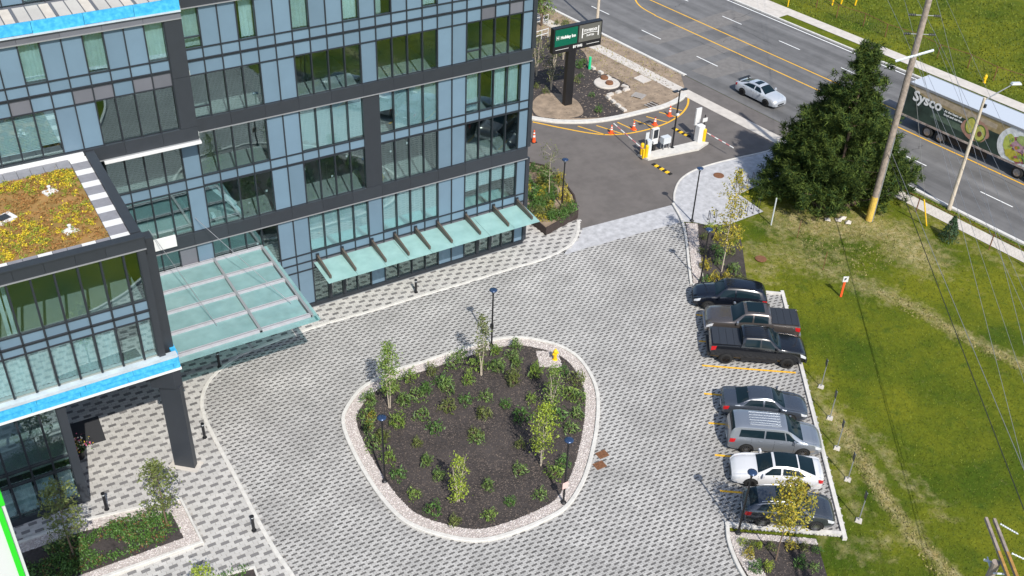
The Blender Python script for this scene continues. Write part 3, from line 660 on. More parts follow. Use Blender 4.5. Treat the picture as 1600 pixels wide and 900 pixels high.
# rooms behind the glass: slabs, back walls, partitions
for z in (3.45, 6.95, 10.45, 13.95, 17.45, 20.9, 24.4): hbox('floor_slab', (8.06 if z < 14 else 13.02, YF+.16, z-.14), (34.3, YF+6.5, z+.12), 'interior_floor')
for z in (13.95, 17.45, 20.9): hbox('floor_slab', (XL0, YL+.16, z-.14), (13.0, YF+6.5, z+.12), 'interior_floor')
hbox('back_wall', (-4, YF+6.5, 0), (34.3, YF+6.7, 28.2), 'interior_wall')
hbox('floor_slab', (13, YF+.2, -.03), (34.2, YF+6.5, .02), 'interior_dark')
for k in (4, 5, 10, 15, 16): hbox('partition', (MX[k]+.4, YF+.3, .1), (MX[k]+.55, YF+6.4, 28), 'interior_wall')
hbox('partition', (12.7, YF+.3, 0), (12.9, YF+6.4, 28), 'interior_wall'); hbox('partition', (XL[6]-.6, YF+.1, 14), (XL[6]-.45, YF+6.4, 21), 'interior_wall')
hbox('end_wall', (34.3, YF+.3, 0), (34.6, YF+18, 28.4), 'dark_metal'); hbox('end_wall', (XL0-.3, YL, 0), (XL0-.02, YF+18, 25), 'dark_metal'); hbox('back_wall', (-4, YF+18, 0), (34.6, YF+18.3, 28.4), 'dark_metal')
hbox('roof', (XL0-.2, YF+1.5, 28.3), (34.6, YF+18.2, 28.6), 'grey_panel'); hbox('roof', (13., YF+.1, 28.28), (34.6, YF+1.5, 28.6), 'grey_panel')
hbox('stair_stringer', (13.4, YF+.8, 7.7), (13.6, YF+1.2, 7.9), 'curtain')
mb = MB(); mb.tube((13.3, YF+.7, 10.2), (15.1, YF+.7, 7.75), .13, n=6); mb.tube((13.3, YF+1.7, 10.2), (15.1, YF+1.7, 7.75), .13, n=6); hp(mb, 'stair_stringer', 'curtain')
# a few bright things seen inside (lamps, notices on glass)
for x, z in ((17.6, 8.9), (18.9, 9.8), (20.6, 8.9), (21.6, 10.0), (24.5, 9.6), (25.6, 9.9), (24.0, 8.2), (19.5, 5.2), (14.6, 8.8), (15.4, 8.5), (16.5, 9.0), (15.6, 5.6), (14.9, 5.0)):
    hbox('paper_notice', (x, YF+.1, z), (x+.12, YF+.11, z+.13), 'white_trim')

# ------------------------------------------------------------ projecting wing (bay) on one leaning column
YB = 42.5; XB = [.55-.97*k for k in range(4, 0, -1)]+[.55, 1.52, 2.5, 3.48, 4.47, 5.46, 6.46, 7.12]
wing = empty('hotel_wing', (3, YB+4, 6.8), 'projecting hotel wing with yellow and red sedum roof and blue wrapped base', 'building')
_h = hotel; hotel = wing
row(XB, 11.08, 13.85, YB, 'g'*11); row(XB, 10.45, 11.08, YB, 's'*11); row(XB, 10.0, 10.45, YB, 's'*11)
row(XB, 7.75, 10.0, YB, 'g'*11, {k: ('c' if k % 3 else 'e', .97) for k in range(9)}); drape(6.5, 7.1, 7.8, 9.95, YB+.5)
for x in XB: mull(x, 7.75, 13.85, YB, .045, .09)
for z in (11.08, 10.45, 10.0): transom(XB[0], 7.12, z, YB)
transom(XB[0], 7.4, 10.52, YB, .02, pr=.09)
hbox('corner_post', (7.14, YB-.1, 7.6), (7.45, YB+.6, 13.84), 'dark_metal')
hbox('fin_wall', (7.45, YB+.45, 6.9), (7.98, YB+1.1, 14.0), 'dark_metal')
band(XB[0], 7.5, 13.85, 14.45, YB, 1.3, pr=.12)
x = XB[0]; k = 0
while x < 7.9:
    e = min(x+2.2, 8.0); hbox('membrane', (x+.008, YB-.3, 6.86), (e-.008, YB-.05, 7.14), 'membrane'); hbox('membrane', (x+.008+.3, YB-.28, 7.16), (min(e+.3, 8.0)-.008, YB-.04, 7.48), 'membrane'); x = e; k += 1
hbox('flashing', (XB[0], YB-.33, 6.72), (8.03, YB-.2, 6.84), 'white_trim'); hbox('sill', (XB[0], YB-.3, 7.5), (7.95, YB+.05, 7.66), 'membrane_white')
hbox('membrane', (7.76, YB-.04, 6.9), (8.02, YB+.7, 7.62), 'membrane')
hbox('soffit', (XB[0], YB-.1, 6.75), (7.7, YF-.2, 6.85), 'dark_metal')
for z in (7.55, 10.5): hbox('floor_slab', (XB[0], YB+.2, z-.12), (7.1, YF-.6, z+.05), 'interior_floor')
hbox('end_wall', (7.46, YB+1.12, 6.9), (7.6, YF-.2, 14.0), 'dark_metal'); hbox('back_wall', (XB[0], YB+6., 6.9), (7.4, YB+6.2, 13.9), 'interior_wall'); hbox('end_wall', (XB[0]-.3, YB+.1, 6.8), (XB[0], YF, 14.), 'dark_metal')
for x in (1.1, 1.35): hbox('column', (x-.05, YB+.9, 7.6), (x+.12, YB+1.05, 13.8), 'curtain')
roof = hbox('roof', (XB[0], YB+.05, 13.9), (7.44, YF-1.05, 14.2), 'grey_panel')
hbox('coping', (7.06, YB+.5, 14.2), (7.52, YF-1.0, 14.47), 'dark_metal', roof); hbox('coping', (XB[0], YB-.16, 14.452), (7.53, YB+.3, 14.53), 'dark_metal', roof); hbox('coping', (XB[0], YF-1.2, 14.2), (7.0, YF-.82, 14.5), 'white_trim', roof)
mat('roof_grey', (.22, .22, .24), .85, var=.12, scale=3); y = YB+.32; k = 0
while y < YF-1.6:
    hbox('roof_paver', (6.22, y+.01, 14.2), (7.04, y+.78-.25*(k % 2 == 0), 14.38), 'white_trim' if k % 2 == 0 else 'roof_grey', roof); y += .79-.25*(k % 2 == 0); k += 1
for k in range(13):
    x = 6.18-.62*k; hbox('roof_paver', (x-.6, YB+.33, 14.2), (x, YB+.78, 14.38), 'white_trim' if k % 3 == 1 else 'roof_grey', roof); hbox('roof_paver', (x-.6, YF-2.05, 14.2), (x, YF-1.22, 14.38), 'roof_grey', roof)
mat('sedum_base', (.26, .17, .05), 1., col2=(.27, .15, .05), scale=.9, var=.3)
sheet('sedum_bed', [(XB[0], YB+.8), (6.2, YB+.8), (6.2, YF-2.07), (XB[0], YF-2.07)], 14.33, MATS['sedum_base'], None, roof).location = -parent_off(roof)
def sedum(name, col, col2, n, sig, zz):
    m = mat('sedum_'+name, col, .8, island=.6, col2=col2); cl = np.stack([RNG.uniform(XB[0], 6.1, n), RNG.uniform(YB+.9, YF-2.15, n)], 1)
    if sig is not None: cl = cl[(np.sin(cl[:, 0]*.9+cl[:, 1]*.7)+np.sin(cl[:, 1]*1.3-1)+RNG.normal(size=len(cl))*.9) > sig]
    k = 26; C = np.repeat(cl, k, 0)+RNG.normal(size=(len(cl)*k, 2))*.085; C = np.clip(C, [XB[0], YB+.82], [6.18, YF-2.1]); Z = 14.36+np.abs(RNG.normal(size=len(C)))*zz
    V, F = leafquads(np.stack([C[:, 0], C[:, 1], Z], 1), np.full(len(C), .085), .8, 1.); V -= np.array(parent_off(roof)); o = npmesh('sedum', V, F, m, roof); o['kind'] = 'stuff'
sedum('yellow', (.60, .44, .02), (.42, .34, .02), 700, .3, .07); sedum('red', (.32, .14, .04), (.26, .18, .05), 750, None, .04); sedum('green', (.27, .30, .03), (.17, .20, .02), 800, .0, .05)
for px in ((78, 300), (110, 361), (6, 343)):
    x, yv = G(*px, 14.35); v = empty('roof_vent', (x, yv, 14.3), {78: 'white stub vent on the sedum roof nearest its far edge', 110: 'white stub vent on the sedum roof nearest the corner', 6: 'square white roof hatch with dark opening at left edge of sedum roof'}[px[0]], 'vent')
    mb = MB(); mb.box((0, 0, .06), (.6, .5, .08) if px[0] > 20 else (1.0, .8, .1), .4); mb.build('base', MATS['white_trim'], v)
    mb = MB()
    if px[0] > 20: mb.tube((0, 0, .05), (0, 0, .34), .06); mb.tube((0, 0, .34), (0, 0, .38), .09)
    else: mb.box((0, 0, .16), (.45, .35, .1), .4)
    mb.build('cap', MATS['white_trim' if px[0] > 20 else 'frame_metal'], v)
# column
col = empty('column', (7.35, 42.7, 0), 'tall dark leaning wall column carrying the projecting hotel wing', 'column')
mb = MB(); mb.prism(ccw([(6.9, 42.92), (7.74, 42.17), (7.97, 42.46), (7.2, 43.2)]), .02, 5.6); mb.build('shaft', MATS['dark_metal'], col, True)
mb = MB(); mb.prism(ccw([(6.55, 42.86), (7.55, 42.2), (7.98, 42.4), (7.98, 43.3), (6.7, 43.4)]), 5.6, 6.72); mb.build('capital', MATS['dark_metal'], col, True)
mb = MB(); mb.prism(ccw([(6.5, 42.95), (7.75, 41.85), (8.3, 42.4), (7.2, 43.5)]), -.02, .03); mb.build('footing', MATS['sidewalk_concrete'], col, True)
# ground-floor glass lobby under the wing
lobby = empty('glass_lobby', (-1, YB+3, 0), 'dark framed two-storey glass lobby under the projecting wing', 'building'); hotel = lobby
XG = [-4.6, -3.6, -2.6, -1.6, -.75, .3, 1.3, 2.1]; YG = YB+.15
for z0, z1, tr in ((.35, 2.5, 'c'), (2.5, 3.3, None), (3.3, 6.55, None)):
    row(XG, z0, z1, YG, 'ggggggg', {k: (tr, .9) for k in range(7)} if tr else {})
    transom(XG[0], 2.1, z1, YG, .05)
for x in XG: mull(x, .35, 6.6, YG, .05, .09)
hbox('corner_post', (2.1, YG-.12, 0), (2.5, YG+.4, 6.7), 'dark_metal'); hbox('plinth', (XG[0], YG-.1, 0), (2.1, YG+.2, .35), 'frame_metal')
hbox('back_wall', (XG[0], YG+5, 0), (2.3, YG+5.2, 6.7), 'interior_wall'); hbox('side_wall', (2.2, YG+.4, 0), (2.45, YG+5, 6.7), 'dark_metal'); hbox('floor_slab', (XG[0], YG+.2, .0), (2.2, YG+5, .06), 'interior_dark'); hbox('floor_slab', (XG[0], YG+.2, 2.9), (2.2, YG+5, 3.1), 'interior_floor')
hotel = _h
o = sheet('door_mat', GP([(107, 664), (153, 650), (166, 688), (118, 702)]), .02, mat('mat_fabric', (.03, .031, .035), .95), None); tag(o, 'charcoal entrance mat on the plaza beside the flower pot', 'mat')
# ------------------------------------------------------------ entrance canopy of glass on a pale steel grid
cz = 5.5; can = empty('glass_canopy', (12, 48.5, cz), 'square frosted glass entrance canopy on a pale steel grid', 'canopy')
cx0, cx1, cy0, cy1 = 7.95, 16.0, 44.55, 52.45
ys = [cy0+.25+(cy1-cy0-.3)*i/4 for i in range(5)]; xs = [cx0, 12.9, cx1-.25]
for i in range(4):
    for j in range(2):
        mb = MB(); mb.b2((xs[j]+.1, ys[i]+.1, cz-.02), (xs[j+1]-.08, ys[i+1]-.1, cz)); mb.build('glass_pane', MATS['canopy_glass'], can, True)
for y in ys:
    mb = MB(); mb.b2((cx0, y-.13, cz-.1), (cx1-.2, y+.13, cz+.1)); b = mb.build('beam', mat('pale_steel', (.46, .45, .48), .45, .2, var=.1, scale=3), can, True)
    mb = MB(); mb.b2((cx0, y-.03, cz+.1), (cx1-.3, y+.03, cz+.13)); mb.build('cover_strip', MATS['grey_metal'], b, True)
for x in (12.9, cx1-.2):
    mb = MB(); mb.b2((x-.07, cy0+.12, cz-.12), (x+.07, cy1, cz+.14)); mb.build('beam', MATS['grey_metal'], can, True)
mb = MB(); mb.b2((cx0, cy0-.35, cz-.04), (cx1, cy0+.11, cz-.02)); mb.build('glass_pane', MATS['canopy_glass'], can, True)
mb = MB(); mb.b2((cx1-.12, cy0-.3, cz-.04), (cx1+.12, cy1, cz-.02)); mb.build('glass_pane', MATS['canopy_glass'], can, True)
for x, y in ((11., 46.2), (15.2, 46.2)):
    mb = MB(); mb.tube((x, y, cz+.1), (9.6 if x < 12 else 12.2, YF-.1, 8.6), .016); mb.build('tie_rod', MATS['steel'], can, True)
mb = MB(); mb.b2((cx0+.1, cy0+.3, cz-.45), (cx0+.3, cy1, cz-.12)); mb.build('beam', MATS['frame_metal'], can, True)
# ------------------------------------------------------------ long glass awning
awn = empty('glass_awning', (26.5, YF-1.2, 3.3), 'long narrow green glass awning along the foot of the hotel wall', 'awning')
ax = [18.95, 20.9, 22.85, 24.4, 26.05, 27.7, 30.3, 32.2, 34.15]
rib = [19.25, 20.9, 22.95, 24.55, 26.05, 27.65, 29.75, 31.9, 33.75][:9]
for a, b in zip(ax, ax[1:]):
    mb = MB(); q = [(a+.01, YF-2.45, 3.22), (b-.01, YF-2.45, 3.22), (b-.01, YF-.12, 3.36), (a+.01, YF-.12, 3.36)]
    mb.add(q+[(x, y, z+.02) for x, y, z in q], [(3, 2, 1, 0), (4, 5, 6, 7), (0, 1, 5, 4), (1, 2, 6, 5), (2, 3, 7, 6), (3, 0, 4, 7)]); mb.build('glass_pane', MATS['awning_glass'], awn, True)
mat('bronze', (.13, .105, .085), .5, .4)
for x in rib:
    mb = MB(); P = [(YF-.1, 3.4), (YF-.1, 3.85), (YF-2.1, 3.52), (YF-2.1, 3.32)]
    mb.add([(x-.06, y, z) for y, z in P]+[(x+.06, y, z) for y, z in P], [(0, 1, 2, 3), (7, 6, 5, 4), (0, 4, 5, 1), (1, 5, 6, 2), (2, 6, 7, 3), (3, 7, 4, 0)]); r_ = mb.build('rib', MATS['bronze'], awn, True)
    mb = MB(); mb.b2((x-.1, YF-.14, 3.45), (x+.1, YF-.06, 3.95)); mb.build('bracket', MATS['frame_metal'], r_, True)
# ------------------------------------------------------------ tall white sign wall with a green light strip at left edge
sw = empty('sign_pylon', (-2, 28.2, 0), 'tall white sign panel with bright green edge strip at lower left', 'sign')
mb = MB(); mb.b2((-5.5, 28, 0), (-.82, 28.35, 21)); mb.build('panel', mat('sign_white', (.58, .60, .61), .4), sw, True)
for k in range(6):
    z0 = 9.0+2.05*k+.05*(k % 2); mb = MB(); mb.b2((-1.1 if z0 < 13.2 else -1.12, 27.9-.01*k, z0), (-.93 if z0 < 13.2 else -.80, 28-.002, z0+2.0)); mb.build('edge_strip', mat('sign_green', (.03, .58, .03), .35), sw, True)
# ------------------------------------------------------------ vehicles
def herm(xs, ys, x):
    xs = np.asarray(xs, float); ys = np.asarray(ys, float); d = np.diff(ys)/np.diff(xs); m = np.zeros(len(xs))
    for i in range(1, len(xs)-1): m[i] = 0 if d[i-1]*d[i] <= 0 else 2*d[i-1]*d[i]/(d[i-1]+d[i])
    m[0], m[-1] = d[0], d[-1]
    i = int(np.clip(np.searchsorted(xs, x)-1, 0, len(xs)-2)); h = xs[i+1]-xs[i]; t = min(max((x-xs[i])/h, 0), 1)
    return float((2*t**3-3*t*t+1)*ys[i]+(t**3-2*t*t+t)*h*m[i]+(-2*t**3+3*t*t)*ys[i+1]+(t**3-t*t)*h*m[i+1])
class Car:
    """stations: (x, half width, belt z, top z, half width at top); rear at -x, front at +x"""
    def __init__(s, st, zb): s.st = np.array(sorted(st), float); s.zb = zb; s.x0, s.x1 = s.st[0, 0], s.st[-1, 0]
    def par(s, x): return [herm(s.st[:, 0], s.st[:, k], x) for k in (1, 2, 3, 4)]
    def sec(s, x):
        w, zs, zt, wt = s.par(x); zb = s.zb+ .06*max(0, (abs(x)-abs(s.x1)+.5)/.5)
        h = zs-zb
        P = [(w*.86, zb), (w*.955, zb+.07*h), (w*.985, zb+.3*h), (w*1.0, zb+.62*h), (w*.985, zb+.9*h), (w*.945, zs),
             (w*.945*.5+wt*.5+.012, zs*.5+zt*.5), (wt, zt-.045), (wt*.93, zt-.012), (wt*.55, zt+.012), (0, zt+.02)]
        return P
    def S(s, x, j, side=1):
        P = s.sec(x); i = int(min(max(j, 0), 9.999)); t = j-i; a, b = P[i], P[i+1]; return Vector((x, side*(a[0]+(b[0]-a[0])*t), a[1]+(b[1]-a[1])*t))
    def N(s, x, j, side):
        e = .03; a = s.S(min(x+e, s.x1), j, side)-s.S(max(x-e, s.x0), j, side); b = s.S(x, min(j+.1, 10), side)-s.S(x, max(j-.1, 0), side)
        n = a.cross(b)*-side
        if n.length < 1e-9: return Vector((0, 0, 1))
        return n.normalized()
    def body(s, m, root, name='body'):
        xs = np.unique(np.concatenate([np.linspace(s.x0, s.x1, 46), s.st[:, 0]])); mb = MB(); R_ = []
        for x in xs:
            P = s.sec(x); R_.append([(x, -a, z) for a, z in P]+[(x, a, z) for a, z in P[-2::-1]])
        n = len(R_[0]); mb.grid(R_); k = len(xs)
        mb.f = [f[::-1] for f in mb.f]
        mb.f += [tuple(range(n)), tuple(range(k*n-1, (k-1)*n-1, -1))]
        mb.f += [(i*n+n-1, (i+1)*n+n-1, (i+1)*n, i*n) for i in range(k-1)]
        o = mb.build(name, m, root, smooth=True)
        try:
            o.data.set_sharp_from_angle(angle=R(32))
        except Exception: pass
        return o
    def patch(s, name, q, m, parent, off=.006, nx=8, nj=4, side=1):
        """q: four (x, j) corners (a,b on low j; d,c on high j)"""
        a, b, c, d = q; P = []
        for v in range(nj+1):
            t = v/nj; r = []
            for u in range(nx+1):
                k = u/nx; x = (a[0]*(1-k)+b[0]*k)*(1-t)+(d[0]*(1-k)+c[0]*k)*t; j = (a[1]*(1-k)+b[1]*k)*(1-t)+(d[1]*(1-k)+c[1]*k)*t
                r.append(s.S(x, j, side)+s.N(x, j, side)*off)
            P.append(r)
        mb = MB(); mb.grid(P)
        if side < 0: mb.f = [f[::-1] for f in mb.f]
        return mb.build(name, m, parent, smooth=True)
    def screen(s, name, xb, xt, jb, jt, m, parent, off=.008):
        """windscreen / rear window across the car: bottom edge at xb, top at xt"""
        P = []
        for v in range(7):
            t = v/6; x = xb+(xt-xb)*t; r = []
            for u in range(15):
                k = -1+2*u/14; side = 1 if k >= 0 else -1; j = 10-(10-(jb+(jt-jb)*t))*abs(k); nn = s.N(x, j, side)
                if abs(k) < .01: nn = Vector((nn[0], 0, nn[2])).normalized()
                r.append(s.S(x, j, side)+nn*off)
            P.append(r)
        mb = MB(); mb.grid(P)
        if xt < xb: pass
        return mb.build(name, m, parent, smooth=True)
def wheel(root, x, y, r, wd, side, rim='rim', spokes=10):
    w_ = bpy.data.objects.new('wheel', None); COL.objects.link(w_); w_.parent = root; w_.location = (x, y, r); w_.empty_display_size = .1
    mb = MB(); mb.lathe([(r*.62, -wd/2), (r*.9, -wd/2), (r, -wd*.36), (r, wd*.36), (r*.9, wd/2), (r*.62, wd/2)], n=22, axis='y'); mb.build('tyre', MATS['tyre'], w_, smooth=True)
    mb = MB(); y0 = side*(wd/2-.015); mb.lathe([(r*.66, y0-.05*side), (r*.66, y0), (r*.57, y0), (r*.55, y0-.05*side), (.0, y0-.05*side)], n=22, axis='y')
    for i in range(spokes):
        a = 6.283*i/spokes; mb.tube((.03*math.cos(a), y0-.005*side, .03*math.sin(a)), (r*.58*math.cos(a), y0-.012*side, r*.58*math.sin(a)), .022, .016, 4)
    mb.tube((0, y0-.05*side, 0), (0, y0+.006*side, 0), .05, .045, 10); mb.build('rim', MATS[rim], w_)
def arch(root, car, x, r, side, m='arch'):
    mb = MB(); y = max(car.par(x)[0]*1.0+.004, .5); n = 16; pts = []
    for i in range(n+1):
        a = math.pi*i/n; pts.append((x+r*math.cos(a), r*math.sin(a)))
    zc = .33; vs = [(px, side*(y), zc+pz) for px, pz in pts]+[(x+r, side*y, car.zb-.01), (x-r, side*y, car.zb-.01)]
    vs2 = [(a, side*(y-.3), c) for a, b, c in vs]; k = len(vs)
    mb.add(vs+vs2, [tuple(range(k)) if side < 0 else tuple(range(k-1, -1, -1))]+[(i, (i+1) % k, k+(i+1) % k, k+i) for i in range(k)]); return mb.build('wheel_arch', MATS[m], root)
def mirror(root, car, x, m):
    for sd in (1, -1):
        p = car.S(x, 5.2, sd); mb = MB(); mb.box((p[0]+.02, p[1]+sd*.12, p[2]+.06), (.12, .22, .15), sd*-.25, .85); mb.build('wing_mirror', MATS[m], root)
def handles(root, car, xs, m):
    for x in xs:
        for sd in (1, -1):
            p = car.S(x, 4.0, sd); mb = MB(); mb.box((p[0], p[1]+sd*.015, p[2]), (.2, .03, .03)); mb.build('door_handle', MATS[m], root)
def seams(root, car, xs, j0=.6, j1=4.9):
    for x in xs:
        for sd in (1, -1): car.patch('door_seam', ((x-.008, j0), (x+.008, j0), (x+.008, j1), (x-.008, j1)), MATS['car_trim'], root, .003, 1, 6, sd)
def place(root, ctr, ang): root.location = (ctr[0], ctr[1], 0); root.rotation_euler = (0, 0, ang)
def common(root, c, wb, r, wd, rim, trim='car_trim', tail='red_lamp', xc=0., spokes=10, front=True):
    for x in (wb/2+xc, -wb/2+xc):
        for sd in (1, -1):
            arch(root, c, x, r*1.2, sd); wheel(root, x, sd*(c.par(x)[0]-wd/2+.025), r, wd, sd, rim, spokes)
    mb = MB(); mb.b2((c.x0+.25, -.7, c.zb-.1), (c.x1-.25, .7, c.zb+.02)); mb.build('underbody', MATS['arch'], root)
    L1 = c.x1; L0 = c.x0
    for sd in (1, -1):
        c.patch('headlight', ((L1-.38, 3.2), (L1-.03, 2.9), (L1-.05, 4.1), (L1-.45, 4.5)), MATS['clear_lamp'], root, .008, 5, 3, sd)
        c.patch('tail_light', ((L0+.03, 2.9), (L0+.3, 3.2), (L0+.36, 4.5), (L0+.05, 4.3)), MATS[tail], root, .008, 5, 3, sd)
    zs = c.par(L1)[1]; wf = c.par(L1)[0]
    mb = MB(); mb.b2((L1-.02, -wf*.55, c.zb+.12), (L1+.02, wf*.55, zs-.16)); mb.build('grille', MATS['car_trim'], root)
    mb = MB(); mb.b2((L0-.022, -.26, zs*.62), (L0-.005, .26, zs*.62+.13)); mb.build('number_plate', MATS['plate'], root)

GL = 'car_glass'
def sedan(label, paint_, kind, rim='rim', spokes=10, group=None):
    root = empty('parked_car', (0, 0, 0), label, 'car', group); P = MATS[paint_]
    if kind == 'sedan':
        c = Car([(-2.42, .72, .86, .90, .60), (-2.32, .86, .96, 1.0, .72), (-1.75, .905, 1.0, 1.06, .74), (-1.5, .91, 1.0, 1.10, .70), (-.85, .915, .99, 1.40, .58), (-.2, .92, .97, 1.455, .58), (.25, .92, .95, 1.43, .58), (1.15, .915, .92, .99, .70), (1.6, .905, .88, .925, .72), (2.15, .86, .76, .82, .66), (2.42, .70, .62, .68, .52)], .2); wb, r = 2.8, .335
    elif kind == 'coupe':
        c = Car([(-2.4, .70, .88, .92, .60), (-2.28, .86, .98, 1.03, .70), (-1.9, .90, 1.02, 1.10, .66), (-1.0, .91, 1.0, 1.36, .57), (-.3, .915, .97, 1.43, .57), (.2, .915, .95, 1.40, .57), (1.15, .91, .92, .98, .70), (1.65, .90, .88, .92, .72), (2.15, .86, .76, .81, .66), (2.38, .70, .60, .66, .52)], .19); wb, r = 2.75, .33
    elif kind == 'suv':
        c = Car([(-2.35, .76, .95, 1.0, .62), (-2.25, .88, 1.05, 1.2, .66), (-1.95, .925, 1.06, 1.50, .62), (-1.4, .94, 1.06, 1.62, .62), (-.3, .94, 1.04, 1.68, .62), (.3, .94, 1.03, 1.65, .62), (1.08, .935, 1.02, 1.12, .72), (1.6, .92, .99, 1.045, .74), (2.15, .87, .86, .93, .68), (2.38, .72, .70, .77, .55)], .26); wb, r = 2.82, .36
    elif kind == 'cross':
        c = Car([(-2.3, .72, .92, .97, .60), (-2.18, .87, 1.02, 1.10, .66), (-1.75, .915, 1.05, 1.36, .60), (-1.2, .925, 1.04, 1.53, .60), (-.3, .93, 1.02, 1.60, .60), (.2, .93, 1.0, 1.57, .60), (1.12, .925, .99, 1.08, .71), (1.6, .91, .96, 1.01, .73), (2.1, .86, .83, .89, .66), (2.3, .71, .68, .74, .54)], .24); wb, r = 2.7, .355
    elif kind == 'van':
        c = Car([(-2.55, .84, 1.02, 1.1, .72), (-2.5, .92, 1.06, 1.35, .74), (-2.3, .965, 1.08, 1.66, .74), (-1.9, .98, 1.08, 1.74, .745), (-.4, .98, 1.06, 1.75, .745), (.4, .98, 1.04, 1.71, .73), (1.5, .97, 1.0, 1.10, .76), (1.9, .95, .96, 1.01, .76), (2.35, .89, .84, .90, .70), (2.55, .74, .68, .75, .56)], .22); wb, r = 3.08, .34
    b = c.body(P, root)
    st = c.st; roofx = st[np.argmax(st[:, 3]), 0]
    if kind == 'van':
        c.screen('windscreen', 1.45, .55, 7.3, 7.5, MATS[GL], root); c.screen('rear_window', -2.47, -2.3, 7.0, 7.4, MATS[GL], root)
        wins = [((.55, 5.25), (1.25, 5.2), (.62, 6.6), (.42, 6.65)), ((-.62, 5.25), (.48, 5.25), (.36, 6.65), (-.62, 6.65)), ((-2.05, 5.25), (-.7, 5.25), (-.7, 6.65), (-1.98, 6.6))]
        for k in range(6):
            y = -.5+.2*k; mb = MB(); mb.box((-.65, y, c.S(-.65, 9.5)[2]+.018), (1.7, .035, .02)); mb.build('roof_rib', MATS['paint_pearl'] if k in (0, 5) else P, root)
    else:
        fb = {'sedan': (1.12, .32), 'coupe': (1.12, .28), 'suv': (1.05, .42), 'cross': (1.08, .32)}[kind]; rb = {'sedan': (-1.68, -.98), 'coupe': (-1.98, -1.05), 'suv': (-2.26, -1.98), 'cross': (-2.1, -1.62)}[kind]
        c.screen('windscreen', fb[0]-.05, fb[1]+.05, 7.2, 7.5, MATS[GL], root); c.screen('rear_window', rb[0]+.05, rb[1]-.03, 7.2, 7.5, MATS[GL], root)
        xm = -.15 if kind != 'suv' else -.25
        rr = {'sedan': (-1.3, -.95), 'coupe': (-1.5, -1.0), 'suv': (-1.9, -1.75), 'cross': (-1.75, -1.45)}[kind]
        wins = [((xm+.05, 5.3), (fb[0]-.2, 5.2), (fb[1]+.08, 6.7), (xm+.05, 6.7)), ((rr[0], 5.3), (xm-.05, 5.3), (xm-.05, 6.7), (rr[1], 6.65))]
    for sd in (1, -1):
        for q in wins: c.patch('side_window', q, MATS[GL], root, .007, 6, 3, sd)
        if kind in ('sedan', 'cross', 'coupe'): c.patch('chrome_strip', ((rr[0]-.05, 6.72), (fb[1]+.15, 6.72), (fb[1]+.1, 6.85), (rr[1]-.05, 6.85)), MATS['steel'], root, .008, 8, 1, sd)
    if paint_ == 'paint_white':
        for x0, x1, nm in ((-1.0, .2, 'sunroof'),):
            P_ = []
            for v in range(9):
                x = x0+(x1-x0)*v/8; r_ = []
                for u in range(9):
                    k = -1+2*u/8; sd = 1 if k >= 0 else -1; r_.append(c.S(x, 10-2.1*abs(k), sd)+Vector((0, 0, .008)))
                P_.append(r_)
            mb = MB(); mb.grid(P_); mb.build(nm, MATS['car_glass'], root)
    if kind == 'cross':
        P_ = [[c.S(-.75+.95*v/6, 10-1.8*abs(k), 1 if k >= 0 else -1)+Vector((0, 0, .008)) for k in np.linspace(-1, 1, 7)] for v in range(7)]; mb = MB(); mb.grid(P_); mb.build('sunroof', MATS['car_glass'], root)
    if paint_ == 'paint_pearl':
        P_ = [[c.S(-.55+.55*v/4, 10-1.5*abs(k), 1 if k >= 0 else -1)+Vector((0, 0, .008)) for k in np.linspace(-1, 1, 7)] for v in range(5)]; mb = MB(); mb.grid(P_); mb.build('sunroof', MATS['car_glass'], root)
        mb = MB(); mb.box((-2.12, 0, 1.22), (.26, 1.5, .035)); mb.box((-2.1, .6, 1.12), (.1, .05, .2)); mb.box((-2.1, -.6, 1.12), (.1, .05, .2)); mb.build('spoiler', MATS['car_trim'], root)
    if kind in ('suv', 'cross'):
        for sd in (1, -1):
            mb = MB(); mb.path([(c.S(-1.5+.2*k, 7.6, sd)+Vector((0, 0, .05))) for k in range(10)], .018); mb.build('roof_rail', MATS['steel' if kind == 'cross' else 'car_trim'], root)
    if kind in ('sedan', 'cross'):
        p = c.S(-1.0, 10); mb = MB(); mb.box((p[0], 0, p[2]+.03), (.16, .04, .07), 0, .4); mb.build('aerial_fin', P, root)
    common(root, c, wb, r, .225, rim, spokes=spokes); mirror(root, c, .78 if kind != 'van' else .95, paint_); handles(root, c, (-.3, -1.25) if kind != 'van' else (.25, -.85), paint_); seams(root, c, (1.05, -.12, -1.15) if kind != 'van' else (1.0, -.1, -1.35))
    return root, c
